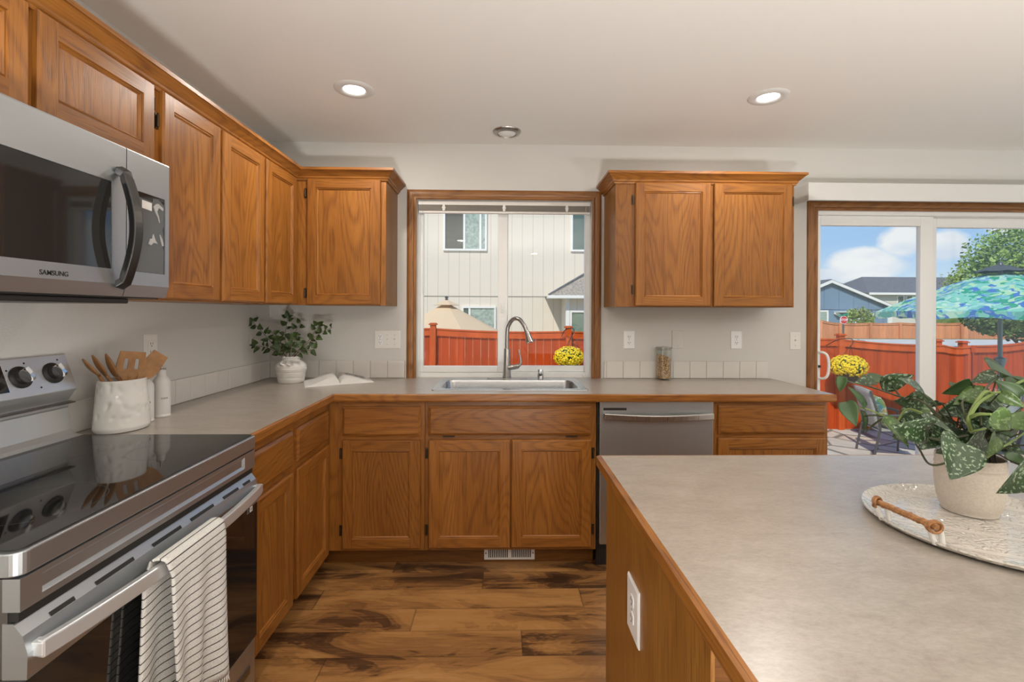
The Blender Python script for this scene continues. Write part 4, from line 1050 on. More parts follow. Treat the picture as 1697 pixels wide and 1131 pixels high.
LEAVES = [((0.787, 1.0, 1.194), (0.745, 1.0, 1.191), 0.026, 0), ((0.803, 1.02, 1.19), (0.876, 1.05, 1.19), 0.018, 1), ((0.783, 0.98, 1.191), (0.842, 0.96, 1.209), 0.014, 0), ((0.811, 0.9, 1.174), (0.744, 0.88, 1.219), 0.042, 0), ((0.839, 0.94, 1.162), (0.78, 0.94, 1.162), 0.026, 0), ((0.737, 0.96, 1.143), (0.703, 0.96, 1.189), 0.026, 1), ((0.736, 0.97, 1.139), (0.731, 0.95, 1.097), 0.016, 1), ((0.697, 0.96, 1.158), (0.696, 0.93, 1.115), 0.02, 1), ((0.72, 1.0, 1.203), (0.712, 1.0, 1.17), 0.01, 1), ((0.734, 0.91, 1.136), (0.762, 0.88, 1.087), 0.037, 2), ((0.789, 0.87, 1.122), (0.706, 0.85, 1.132), 0.033, 0), ((0.782, 0.88, 1.146), (0.827, 0.85, 1.113), 0.036, 0), ((0.881, 0.97, 1.138), (0.85, 0.99, 1.138), 0.02, 2), ((0.997, 1.0, 1.19), (0.952, 1.02, 1.162), 0.024, 1), ((1.042, 0.99, 1.208), (1.004, 1.01, 1.19), 0.02, 0), ((1.038, 1.0, 1.221), (1.134, 1.03, 1.195), 0.018, 1), ((1.051, 1.02, 1.139), (0.957, 1.04, 1.116), 0.049, 0), ((1.025, 0.98, 1.17), (0.939, 0.98, 1.154), 0.014, 2), ((0.894, 0.86, 1.153), (0.923, 0.85, 1.127), 0.042, 2), ((0.925, 0.88, 1.109), (0.887, 0.86, 1.076), 0.025, 2), ((0.808, 0.83, 1.112), (0.754, 0.79, 1.059), 0.065, 0), ((0.821, 0.86, 1.105), (0.776, 0.84, 1.087), 0.02, 0), ((0.923, 0.9, 1.102), (0.849, 0.87, 1.081), 0.035, 0), ((1.047, 0.95, 1.168), (0.997, 0.95, 1.202), 0.025, 1), ((0.983, 0.93, 1.179), (1.013, 0.91, 1.156), 0.018, 2), ((0.959, 0.88, 1.121), (1.004, 0.9, 1.155), 0.022, 2), ((1.056, 0.99, 1.088), (1.07, 1.03, 1.106), 0.032, 1), ((1.104, 1.0, 1.128), (1.13, 1.05, 1.085), 0.032, 1), ((1.013, 1.05, 1.166), (1.094, 1.08, 1.152), 0.013, 1), ((0.932, 1.0, 1.148), (0.934, 1.03, 1.133), 0.01, 0), ((1.04, 1.06, 1.15), (1.143, 1.11, 1.133), 0.02, 1), ((1.025, 1.03, 1.092), (1.02, 1.08, 1.088), 0.036, 1), ((1.028, 0.97, 1.115), (1.102, 1.0, 1.076), 0.027, 1), ((0.939, 0.8, 1.11), (0.828, 0.78, 1.036), 0.063, 0), ((0.975, 0.9, 1.055), (1.014, 0.92, 1.067), 0.018, 1), ((1.135, 1.02, 1.187), (1.126, 1.04, 1.153), 0.021, 1), ((1.093, 0.97, 1.203), (1.163, 0.99, 1.223), 0.032, 0), ((1.059, 0.93, 1.172), (1.115, 0.93, 1.179), 0.039, 0), ((1.014, 0.9, 1.139), (1.043, 0.88, 1.119), 0.042, 0), ((1.093, 0.95, 1.102), (1.144, 0.95, 1.068), 0.042, 1), ((1.16, 1.04, 1.09), (1.242, 1.08, 1.112), 0.036, 0), ((1.12, 1.03, 1.181), (1.169, 1.06, 1.2), 0.017, 1), ((1.133, 1.06, 1.193), (1.125, 1.06, 1.219), 0.012, 1)]
STEMS = [[(0.916, 0.92, 1.107), (0.902, 0.91, 1.137), (0.961, 0.94, 1.179), (0.998, 0.95, 1.177), (1.068, 0.97, 1.196), (1.138, 1.0, 1.208)], [(0.902, 0.91, 1.137), (0.932, 0.92, 1.163), (0.993, 0.95, 1.177)], [(0.856, 0.92, 1.135), (0.821, 0.92, 1.164), (0.801, 0.95, 1.169), (0.765, 0.98, 1.184), (0.721, 1.0, 1.195)], [(0.833, 0.9, 1.131), (0.801, 0.93, 1.149), (0.784, 0.94, 1.122), (0.765, 0.95, 1.131), (0.739, 0.96, 1.143), (0.702, 0.97, 1.149)], [(0.905, 0.91, 1.137), (0.89, 0.88, 1.149), (0.894, 0.86, 1.153)], [(0.907, 0.92, 1.126), (0.908, 0.93, 1.158), (0.954, 0.97, 1.163)], [(0.919, 0.93, 1.097), (0.837, 0.9, 1.097), (0.804, 0.9, 1.102), (0.787, 0.9, 1.099)], [(0.927, 0.9, 1.062), (0.958, 0.9, 1.082), (1.013, 0.92, 1.097), (1.073, 0.95, 1.111)], [(0.896, 0.9, 1.11), (0.888, 0.88, 1.119), (0.896, 0.87, 1.125)], [(0.961, 0.94, 1.177), (0.992, 0.96, 1.191), (1.046, 0.99, 1.204)], [(0.879, 0.9, 1.062), (0.821, 0.9, 1.048), (0.787, 0.89, 1.081), (0.773, 0.9, 1.115)], [(0.975, 0.9, 1.054), (0.96, 0.86, 1.062), (0.939, 0.8, 1.11)], [(0.967, 0.95, 1.111), (1.011, 1.0, 1.167), (1.001, 1.0, 1.186)], [(0.801, 0.95, 1.169), (0.806, 0.98, 1.19)], [(0.765, 0.98, 1.184), (0.769, 1.0, 1.189)], [(0.766, 0.95, 1.131), (0.748, 0.96, 1.13), (0.739, 0.97, 1.125)], [(0.757, 0.94, 1.128), (0.752, 0.96, 1.109), (0.739, 0.96, 1.096)]]
SPRIGS = [[(-1.28, 2.88, 1.063), (-1.371, 2.86, 1.182), (-1.445, 2.85, 1.269)], [(-1.281, 2.86, 1.067), (-1.342, 2.83, 1.119), (-1.403, 2.8, 1.138)], [(-1.274, 2.9, 1.062), (-1.296, 2.93, 1.178), (-1.291, 2.95, 1.297)], [(-1.259, 2.9, 1.062), (-1.243, 2.92, 1.189), (-1.204, 2.94, 1.272)], [(-1.221, 2.88, 1.065), (-1.133, 2.86, 1.148), (-1.046, 2.84, 1.214), (-0.981, 2.83, 1.242)], [(-1.217, 2.86, 1.067), (-1.146, 2.82, 1.106), (-1.062, 2.79, 1.116)], [(-1.24, 2.89, 1.064), (-1.149, 2.9, 1.155), (-1.095, 2.91, 1.246)], [(-1.262, 2.86, 1.067), (-1.298, 2.83, 1.144), (-1.328, 2.82, 1.223)], [(-1.235, 2.85, 1.068), (-1.206, 2.81, 1.136), (-1.166, 2.79, 1.186)], [(-1.257, 2.85, 1.068), (-1.264, 2.8, 1.126), (-1.27, 2.78, 1.172)]]

def heart_leaf(mb, base, tip, width, facing, m=0, curl=.18, roll=0.0, nu=10, pet=0):
    B, Tp = Vector(base), Vector(tip); ax = Tp - B; Ln = ax.length; ax.normalize()
    nrm = Vector(facing); nrm = (nrm - ax * nrm.dot(ax)).normalized(); sd = ax.cross(nrm).normalized()
    if roll: q = Matrix.Rotation(roll, 3, ax); nrm = q @ nrm; sd = q @ sd
    vs = []; cols = 4
    for i in range(nu + 1):
        t = i / nu
        prof = (math.sin(PI * min(1, t * 1.0) ** .62) ** .85) * (1 - .25 * t) if 0 < t < 1 else 0
        for j in range(-cols, cols + 1):
            u = j / cols; back = -.12 * Ln * abs(u) ** 1.2 * (1 - t) ** 3 if t > 0 else 0
            bend = -curl * Ln * (t - .3) ** 2 * .6; fold = abs(u) ** 1.5 * width * .16
            vs.append(B + ax * (t * Ln + back) + sd * (u * width * .56 * prof) + nrm * (bend + fold * prof))
    c = 2 * cols + 1
    mb.add(vs, [(i * c + j, i * c + j + 1, (i + 1) * c + j + 1, (i + 1) * c + j) for i in range(nu) for j in range(2 * cols)], m)
rnd = random.Random(11)
stm = MB()
for k, st in enumerate(STEMS):
    P3 = bez(st, 6); r0 = .0036 if k in (0, 1, 4) else .0022
    stm2 = MB().tube(P3, [r0 * (1 - .35 * i / len(P3)) for i in range(len(P3))], 7)
    stm2.build('stem', M_VSTEM if k in (0, 1, 4, 8, 3, 7) else M_DSTEM, pp, smooth=True)
for i, (b, t, w_, kd) in enumerate(LEAVES):
    L0 = (Vector(t) - Vector(b)).length
    full = L0 * .78; roll = math.acos(min(1, max(.25, w_ / full))) * rnd.choice((-1, 1)) * .55
    wd = max(w_ * 1.1, full * .78)
    mb = MB(); heart_leaf(mb, b, t, wd, (rnd.uniform(-.3, .3), -1, rnd.uniform(.25, .7)), 0, rnd.uniform(.1, .35), roll)
    mb.build('leaf', (M_LEAFV, M_LEAFP, M_LEAFL)[kd], pp, smooth=True, solid=.0006, weld=False)
    # petiole back to the crown of the plant
    B = Vector(b); S = Vector((PC[0] + rnd.uniform(-.03, .03), PC[1] + rnd.uniform(-.03, .03), 1.022))
    if (B - S).length < .20:
        mid = (B + S) / 2 + Vector((0, 0, .02)); MB().tube(bez([S, mid, B], 5), .0015, 6).build('stem', M_DSTEM, pp, smooth=True)

rnd = random.Random(29)
for k in range(22):
    a = rnd.uniform(0, 2 * PI); hgt = rnd.uniform(1.055, 1.150); rr_ = rnd.uniform(.02, .075)
    B = Vector((PC[0] + rr_ * math.cos(a), PC[1] + .02 + rr_ * .7 * math.sin(a), hgt))
    out = Vector((math.cos(a), math.sin(a) * .6 - .25, rnd.uniform(-.75, .1))).normalized(); Lf = rnd.uniform(.055, .085)
    mb = MB(); heart_leaf(mb, B, B + out * Lf, Lf * .80, (rnd.uniform(-.4, .4), -.8, rnd.uniform(.4, 1.0)), 0, rnd.uniform(.2, .5))
    mb.build('leaf', rnd.choice((M_LEAFV, M_LEAFV, M_LEAFV, M_LEAFP)), pp, smooth=True, solid=.0006, weld=False)
    S = Vector((PC[0] + rnd.uniform(-.03, .03), PC[1] + rnd.uniform(-.03, .03), 1.022)); MB().tube(bez([S, (B + S) / 2 + Vector((0, 0, .015)), B], 5), .0014, 6).build('stem', M_DSTEM, pp, smooth=True)

# ------------------------------------------------------------------ things on the long counter
def dent(p, a):
    k = 0
    for (da, dz, r_, s_) in DENTS:
        d = ((abs((a - da + PI) % (2 * PI) - PI) * .09) ** 2 + (p.z - dz) ** 2) / (r_ * r_)
        k += s_ * math.exp(-d)
    f = 1 - k; return Vector((p.x * f, p.y * f, p.z))
rnd = random.Random(5); DENTS = [(rnd.uniform(-PI, PI), rnd.uniform(.03, .17), rnd.uniform(.0065, .0095), rnd.uniform(.020, .042)) for _ in range(95)]
cn = thing('utensil_crock', 'white dimpled ceramic crock holding wooden utensils', 'crock', (-1.343, 1.745, .9145))
CC = (-1.343, 1.745, .9145); cprof = [(0, 0), (.080, 0), (.088, .003), (.0925, .012)]
for k in range(34): t = k / 33; cprof.append((.0935 - .0135 * t ** 1.1, .015 + .160 * t))
cprof += [(.0795, .178), (.076, .179), (.074, .176), (.080, .05), (0, .02)]
cbody = MB().lathe(cprof, CC, 110, sx=.80, sy=1.0, warp=lambda p, a: dent(p, a)); crk = cbody.build('crock_body', M_CERAMIC, cn, smooth=True)
def utensil(name, label, pts, r, head):
    t = thing(name, label, 'utensil', pts[0], 'wooden utensils in the crock')
    MB().tube(bez(pts, 5), r, 8).build('handle', M_BAMBOO, t, smooth=True)
    head(t)
def spoon_head(c, ax, nrm, L, Wd, dish=.006, slots=False, square=False, thick=.005):
    def go(t):
        C_, A_ = Vector(c), Vector(ax).normalized(); N_ = Vector(nrm); N_ = (N_ - A_ * N_.dot(A_)).normalized(); S_ = A_.cross(N_)
        mb = MB()
        if square:
            def Q(u, v, n): return C_ + A_ * (v * L) + S_ * (u * Wd) + N_ * (n + .10 * L * (v - .4) ** 2)
            edge = lambda v: .20 + .30 * smoothstep(v * 2.4) - .06 * smoothstep((v - .6) / .4)
            cols = [-1, -.52, -.24, .24, .52, 1] if slots else [-1, -.33, .33, 1]
            rows = [0, .15, .30, .42, .58, .76, .9, .985, 1.0]
            for i in range(len(rows) - 1):
                for j in range(len(cols) - 1):
                    if slots and j in (1, 3) and .40 < rows[i] < .75 : continue
                    q = [(cols[j], rows[i]), (cols[j + 1], rows[i]), (cols[j + 1], rows[i + 1]), (cols[j], rows[i + 1])]
                    mb.add([Q(u * edge(v), v, 0) for u, v in q], [(0, 1, 2, 3)])
            mb.build('blade', M_BAMBOO, t, solid=thick)
        else:
            nu, nv = 10, 8; vs = []
            for i in range(nv + 1):
                v = i / nv; hw = Wd / 2 * math.sin(PI * (.06 + .94 * v) ** .8) ** .7 if v < 1 else .001
                for j in range(nu + 1):
                    u = 2 * j / nu - 1; vs.append(C_ + A_ * (v * L) + S_ * (u * hw) - N_ * dish * (1 - u * u) * math.sin(PI * v))
            mb.add(vs, [(i * (nu + 1) + j, i * (nu + 1) + j + 1, (i + 1) * (nu + 1) + j + 1, (i + 1) * (nu + 1) + j) for i in range(nv) for j in range(nu)])
            mb.build('bowl', M_BAMBOO, t, smooth=True, solid=thick, weld=False)
    return go
zt = 1.093
utensil('wooden_spoon', 'wooden spoon leaning furthest toward the range in the crock', [(-1.325, 1.750, .94), (-1.367, 1.712, 1.06), (-1.382, 1.690, 1.115)], .0055, spoon_head((-1.380, 1.692, 1.110), (-.022, -.040, .060), (.55, .85, .1), .078, .036))
utensil('wooden_spoon', 'wooden spoon second from the range side of the crock, seen edge on', [(-1.342, 1.775, .94), (-1.364, 1.738, 1.06), (-1.382, 1.716, 1.115)], .0055, spoon_head((-1.380, 1.718, 1.108), (-.018, -.034, .074), (.5, 1, .2), .084, .040))
utensil('wooden_spoon', 'wooden spoon between the edge on spoon and the slotted turner, edge on', [(-1.330, 1.803, .94), (-1.348, 1.762, 1.06), (-1.364, 1.738, 1.110)], .0055, spoon_head((-1.362, 1.740, 1.102), (-.012, -.026, .076), (.4, 1, .2), .088, .038))
utensil('slotted_turner', 'wooden turner with two slots standing in the crock', [(-1.362, 1.705, .94), (-1.340, 1.752, 1.06), (-1.333, 1.763, 1.100)], .0055, spoon_head((-1.335, 1.762, 1.080), (.006, .010, .09), (1, -.75, .1), .108, .086, slots=True, square=True))
utensil('wooden_turner', 'plain wooden turner leaning toward the oil bottles', [(-1.318, 1.70, .94), (-1.312, 1.778, 1.06), (-1.303, 1.795, 1.09)], .0055, spoon_head((-1.312, 1.782, 1.078), (.020, .062, .078), (1, -.75, .1), .122, .062, square=True))

def bottle(x, y, label):
    t = thing('oil_bottle', label, 'bottle', (x, y, .9145), 'white ceramic oil bottles')
    MB().lathe([(0, 0), (.029, 0), (.031, .002), (.031, .010), (.0305, .011), (.031, .012), (.031, .125), (.030, .140), (.024, .152), (.0165, .160), (.0155, .166), (.0155, .186), (.013, .187), (0, .187)], (x, y, .9145), 32).build('bottle_body', M_MATTEW, t, smooth=True)
    MB().lathe([(.0160, .186), (.0160, .190), (.006, .192), (.0045, .196), (.0045, .214), (.003, .214), (0, .210)], (x, y, .9145), 20).build('pourer', M_NICKEL, t, smooth=True)
    mk = MB(); a0 = math.radians(-55)
    for k in range(5):
        a = a0 + .16 * k; c_, s_ = math.cos(a), math.sin(a)
        mk.prism([(-.0012, -.003), (.0012, -.003), (.0012, .003), (-.0012, .003)], lambda p: (x + .0309 * c_ - s_ * p[0], y + .0309 * s_ + c_ * p[0], .9145 + .075 + p[1]), lambda p: (x + .0314 * c_ - s_ * p[0], y + .0314 * s_ + c_ * p[0], .9145 + .075 + p[1]))
    mk.build('printed_mark', simple('grey_print', (.20, .19, .18), .6), t)
bottle(-1.352, 1.862, 'white ceramic oil bottle right behind the utensil crock')
bottle(-1.352, 1.955, 'white ceramic oil bottle with its pourer clear of the crock')

VC = (-1.245, 2.895, .9145)
vs_ = thing('vase', 'white ribbed ceramic vase in the counter corner', 'vase', VC)
MB().lathe([(0, 0), (.068, 0), (.072, .004), (.076, .028), (.0745, .030), (.0775, .034), (.083, .062), (.0815, .064), (.0855, .069), (.0875, .085), (.0855, .088), (.087, .094), (.082, .108), (.066, .123), (.052, .130), (.047, .134), (.047, .143), (.051, .152), (.050, .155), (.045, .152), (.043, .14), (.06, .11), (.06, .03), (0, .02)], VC, 48).build('vase_body', M_MATTEW, vs_, smooth=True)
mb = MB()
for dx in (-.018, .020):
    mb.tube(bez([(VC[0] + dx - .012, VC[1] - .058, VC[2] + .122), (VC[0] + dx - .010, VC[1] - .080, VC[2] + .118), (VC[0] + dx + .004, VC[1] - .086, VC[2] + .112), (VC[0] + dx + .010, VC[1] - .080, VC[2] + .108)], 4), .0055, 8)
mb.build('lug_handle', M_MATTEW, vs_, smooth=True)
rnd = random.Random(21)
SPL = ['sprig leaning far left toward the half hidden outlet', 'low sprig spreading left below the half hidden outlet', 'tallest upright sprig in the middle of the vase', 'bare necked sprig right of the tallest one', 'longest sprig reaching right toward the window', 'low sprig spreading right over the open book',
       'sprig ending in a round leaf cluster on the right', 'short sprig on the left of the upright ones', 'short front sprig with dark leaves right of centre', 'shortest leafy sprig at the front of the vase']
for k, sp_ in enumerate(SPRIGS):
    P3 = [Vector(p) for p in bez([(VC[0] + rnd.uniform(-.02, .02), VC[1] + rnd.uniform(-.02, .02), VC[2] + .06)] + sp_, 7)]
    t = thing('leafy_sprig', 'green leafy ' + SPL[k], 'plant', P3[0], 'leafy sprigs in the white vase')
    MB().tube(P3, [.0022 * (1 - .5 * i / len(P3)) for i in range(len(P3))], 6).build('stem', M_TWIG, t, smooth=True)
    N_ = len(P3); j = int(N_ * .42)
    sgn = 1
    while j < N_:
        p = P3[j]; d = (P3[min(j + 1, N_ - 1)] - P3[max(j - 1, 0)]).normalized()
        for s_ in ((sgn,) if j < N_ - 1 else (1, -1, 0)):
            sd = d.cross(Vector((0, 1, 0))).normalized() * s_
            ax = (d * (.5 if s_ else 1) + sd * .9 + Vector((rnd.uniform(-.3, .3), rnd.uniform(-.9, .6), rnd.uniform(-.35, .25)))).normalized()
            Ls = rnd.uniform(.030, .048); mb = MB()
            b0 = p + ax * .006; mb.tube([p, b0], .0009, 4)
            heart_leaf(mb, b0, b0 + ax * Ls, Ls * .72, (rnd.uniform(-.5, .5), -1, rnd.uniform(.1, 1.0)), 0, rnd.uniform(.1, .6), 0, 6)
            mb.build('leaf', M_SPRIG, t, smooth=True, weld=False)
        sgn = -sgn; j += rnd.choice((1, 2, 2)) if j > N_ * .55 else 2

# open book
bk = thing('open_book', 'open white book lying on the counter in front of the vase', 'book', (-1.02, 2.90, .9145))
S0, S1 = Vector((-.925, 2.800, .9145)), Vector((-1.035, 3.055, .9145))         # spine, front to back
spd = (S1 - S0).normalized(); H_ = .262
Ld = Vector((-.958, -.288, 0)).normalized(); Rd = Vector((.85, .527, 0)).normalized()
Ld = Vector((-spd.y, spd.x, 0)) * .94 - spd * .20; Ld.normalize(); Rd = Vector((spd.y, -spd.x, 0)) * .93 + spd * .1; Rd.normalize()
def page_block(dirn, hmax, Lp, name, mat, lift0=.010):
    up = []; n = 14
    for i in range(n + 1):
        t = i / n; up.append((t * Lp, .003 + lift0 * math.exp(-t * 3) * 0 + hmax * (math.sin(PI * min(1, t * 1.05) ** .55)) * (1 - t) ** .35 + .002))
    poly = [(0, .003)] + up + [(Lp, .003)]
    mb = MB(); mb.prism(poly, lambda p: S0 + dirn * p[0] + Vector((0, 0, p[1])), lambda p: S0 + spd * H_ + dirn * p[0] + Vector((0, 0, p[1])))
    return mb.build(name, mat, bk, smooth=True)
page_block(Ld, .044, .185, 'left_pages', M_PAPER); page_block(Rd, .036, .185, 'right_pages', M_PAPER)
mb = MB()
for dirn in (Ld, Rd): mb.prism([(0, 0), (.192, 0), (.192, .003), (0, .003)], lambda p: S0 - spd * .004 + dirn * p[0] + Vector((0, 0, p[1])), lambda p: S0 + spd * (H_ + .004) + dirn * p[0] + Vector((0, 0, p[1])))
mb.build('cover', M_PAPER, bk)
mb = MB(); q = lambda a, b: S0 + spd * (H_ * b) + Rd * (.185 * a) + Vector((0, 0, .0055 + .036 * math.sin(PI * min(1, a * 1.05) ** .55) * (1 - a) ** .35))
g_ = [(a / 8, b) for a in range(2, 8) for b in (.45, .9)]
mb.add([q(a, b) + Vector((0, 0, .0012)) for a, b in g_], [(2 * i, 2 * i + 1, 2 * i + 3, 2 * i + 2) for i in range(5)]); mb.build('picture', M_PRINT, bk)

JC = (1.035, 3.045, .9145)
jr = thing('glass_jar', 'tall clear glass jar with a flat lid by the blank wall plate', 'jar', JC)
MB().lathe([(0, .001), (.044, .001), (.047, .004), (.047, .196), (.0445, .196), (.0445, .006), (0, .004)], JC, 36).build('jar_wall', M_JAR, jr, smooth=True)
MB().lathe([(.044, .186), (.044, .196), (0, .196)], JC, 32).lathe([(0, .196), (.049, .196), (.050, .199), (.049, .204), (0, .2045)], JC, 36).build('lid', simple('smoky_lid', (.34, .33, .30), .2, .2), jr, smooth=True)
gr = MB().lathe([(0, .007), (.043, .007), (.0435, .02), (.0435, .150)], JC, 36, warp=None, cap=False)
vs2 = []; n = 36
for i in range(n): a = 2 * PI * i / n; vs2.append((JC[0] + .0435 * math.cos(a), JC[1] + .0435 * math.sin(a), JC[2] + .150 - .013 * math.cos(a)))
gr.v[3 * 36:4 * 36] = [Vector(p) for p in vs2]; gr.add(vs2 + [(JC[0], JC[1], JC[2] + .153)], [(i, (i + 1) % n, n) for i in range(n)])
tag(gr.build('grain', M_GRAIN, smooth=True), 'golden brown grain filling the tall glass jar', 'grain', kind='stuff')

# ------------------------------------------------------------------ garden behind the house
GZ = -.75
struct(MB().box(-9, 14, YB + T + .02, 9.2, GZ - .1, GZ).build('patio_ground', M_PATIO), 'flagstone patio outside the sliding door', 'patio')
gm = MB(); gm.add([(-30, 9.2, -.55), (90, 9.2, -.55), (90, 15, .18), (-30, 15, .18), (-30, 110, .30), (90, 110, .30)], [(0, 1, 2, 3), (3, 2, 5, 4)])
struct(gm.build('lawn_ground', M_EARTH), 'dry grass beyond the red fence', 'ground')
rd = MB(); rd.add([(5, 15.3, .20), (60, 15.3, .20), (60, 20.6, .235), (5, 20.6, .235)], [(0, 1, 2, 3)]); struct(rd.build('road', M_ROAD), 'pale concrete road beyond the red fence', 'road')

def fence(name, label, pts, tops, bot, mats, board, post=.10, cap=True, railh=.11, over=.13, grp=None, behind=()):
    """pts: post centres; tops: rail-top height at each post"""
    t = thing(name, label, 'fence', (pts[0][0], pts[0][1], bot), grp)
    for i, ((x, y), z) in enumerate(zip(pts, tops)):
        mb = MB(); h = post / 2; y = y + (.13 if i in behind else 0); mb.box(x - h, x + h, y - h - .03, y + h - .03, bot, z + over * .6)
        if cap: mb.box(x - h * 1.45, x + h * 1.45, y - h * 1.45 - .03, y + h * 1.45 - .03, z + over * .6, z + over * .6 + .02).box(x - h * 1.1, x + h * 1.1, y - h * 1.1 - .03, y + h * 1.1 - .03, z + over * .6 + .02, z + over * .6 + .035)
        mb.build('post', mats[1], t, bevel=.004)
    for i in range(len(pts) - 1):
        a, b = Vector((*pts[i], 0)), Vector((*pts[i + 1], 0)); d = (b - a); L_ = d.length; d.normalize(); nr = Vector((d.y, -d.x, 0))
        def Q(s_, n_, z): q = a + d * s_ + nr * n_; return (q.x, q.y, z)
        zt_ = lambda s_: tops[i] + (tops[i + 1] - tops[i]) * s_ / L_ - .03 * math.sin(PI * s_ / L_)
        mb = MB(); s_ = 0; k = 0
        while s_ < L_ - .01:
            e = min(s_ + board, L_)
            n0 = .0 + (k % 2) * .004
            mb.add([Q(s_ + .002, n0, bot), Q(e - .002, n0, bot), Q(e - .002, n0, zt_(e) - .03), Q(s_ + .002, n0, zt_(s_) - .03), Q(s_ + .002, n0 - .018, bot), Q(e - .002, n0 - .018, bot), Q(e - .002, n0 - .018, zt_(e) - .03), Q(s_ + .002, n0 - .018, zt_(s_) - .03)],
                   [(0, 1, 2, 3), (7, 6, 5, 4), (0, 4, 5, 1), (3, 2, 6, 7), (0, 3, 7, 4), (1, 5, 6, 2)]); s_ = e; k += 1
        mb.build('board_panel', mats[0], t, weld=False)
        mb = MB(); m_ = 6
        for j in range(m_):
            s0, s1 = L_ * j / m_, L_ * (j + 1) / m_
            for lo, hi, n0 in ((-railh, 0, .035), (-.002, .02, .05)):
                mb.add([Q(s0, n0, zt_(s0) + lo), Q(s1, n0, zt_(s1) + lo), Q(s1, n0, zt_(s1) + hi), Q(s0, n0, zt_(s0) + hi), Q(s0, -.03, zt_(s0) + lo), Q(s1, -.03, zt_(s1) + lo), Q(s1, -.03, zt_(s1) + hi), Q(s0, -.03, zt_(s0) + hi)],
                       [(0, 1, 2, 3), (7, 6, 5, 4), (0, 4, 5, 1), (3, 2, 6, 7), (0, 3, 7, 4), (1, 5, 6, 2)])
        mb.build('rail', mats[1], t, weld=False)
    return t
FP = [(-6.0, 8.6), (-3.6, 8.6), (-1.2, 8.6), (1.2, 8.6), (3.65, 8.6), (6.12, 8.6), (8.02, 8.6), (8.5, 8.6)]
FT = [1.16, 1.10, 1.03, .985, .96, .865, .76, .735]
fence('garden_fence', 'long red stained board fence with posts along the back of the patio', FP, FT, GZ, [M_FENCE, M_FENCER], .14, behind=(6, 7))
fence('garden_fence', 'red board fence turning away behind the patio umbrella pole', [(8.68, 8.68), (10.6, 9.35), (12.6, 10.1)], [.745, .80, .84], GZ, [M_FENCE, M_FENCER], .14, behind=(0, 1, 2), over=-.04)
fence('street_fence', 'tan board fence along the far side of the road', [(15.75, 22), (17.1, 22), (18.5, 22), (19.9, 22), (21.4, 22), (23, 22), (24.6, 22), (26.2, 22), (28, 22), (31, 22)], [.90, .915, .93, .93, .93, .93, .93, .93, .93, .93], .20, [M_FENCE2, M_FENCE2], .15, cap=False, railh=.07, over=.02)
fence('street_fence', 'short tan board fence behind the stop sign, joining the long one', [(12.6, 21.3), (13.6, 21.55), (14.6, 21.75), (15.60, 21.93)], [1.12, 1.08, 1.03, .90], .15, [M_FENCE2, M_FENCE2], .15, cap=False, railh=.07, over=.02)

# hanging baskets of yellow mums
def mum(x, y, z, r, label, hookz, hookdx=0, hook_y=None):
    t = thing('hanging_mum', label, 'flower basket', (x, y, z - r), 'hanging baskets of yellow mums')
    rnd = random.Random(int(x * 100))
    MB().lathe([(r * .38, -r * 1.05), (r * .62, -r * .55), (r * .64, -r * .50), (r * .5, -r * .52)], (x, y, z), 20).build('basket', M_BASKET, t, smooth=True)
    MB().blob((x, y, z - r * .1), r * .82, r * .82, r * .58, 0, 16, 10, .15, rnd).build('foliage', M_MUMLEAF, t)
    fb = MB()
    for k in range(800):
        a = rnd.uniform(0, 2 * PI); u = rnd.uniform(-.75, 1); s_ = math.sqrt(max(0, 1 - u * u)); q = rnd.uniform(.88, 1.03)
        n = Vector((math.cos(a) * s_, math.sin(a) * s_, u)); c = Vector((x, y, z - r * .1)) + Vector((n.x * r, n.y * r, n.z * r * .68)) * q
        rr_ = r * rnd.uniform(.055, .085); t1 = n.orthogonal().normalized(); t2 = n.cross(t1)
        ring = [c + (t1 * math.cos(2 * PI * i / 6) + t2 * math.sin(2 * PI * i / 6)) * rr_ for i in range(6)] + [c + n * rr_ * .6]
        fb.add(ring, [(i, (i + 1) % 6, 6) for i in range(6)])
    o = fb.build('blossoms', M_YELLOW, t, weld=False); o['kind'] = 'stuff'
    hk = MB(); top = Vector((x + hookdx, y, hookz))
    for a in (0, 2.1, 4.2): hk.tube([(x + r * .6 * math.cos(a), y + r * .6 * math.sin(a), z - r * .4), (x + r * .3 * math.cos(a), y + r * .3 * math.sin(a), z + r * .5), top - Vector((0, 0, .06))], .004, 5)
    hy = hook_y or y
    hk.tube(bez([top - Vector((0, 0, .07)), top + Vector((.03, 0, -.03)), top + Vector((.03, 0, .03)), top + Vector((-.02, (hy - y) * .15, .05)), (x + hookdx - .10, hy * .5 + y * .5, hookz + .01), (x + hookdx - .14, hy, hookz - .10)], 6), .007, 6)
    hk.build('hanger', M_IRON, t, smooth=True)
mum(5.93, 8.12, .462, .285, 'yellow mum basket hanging from the fence, seen through the patio door', .86, .05, 8.55)
mum(1.17, 8.28, .60, .26, 'yellow mum basket hanging from the fence, seen through the sink window', 1.02, .05, 8.55)

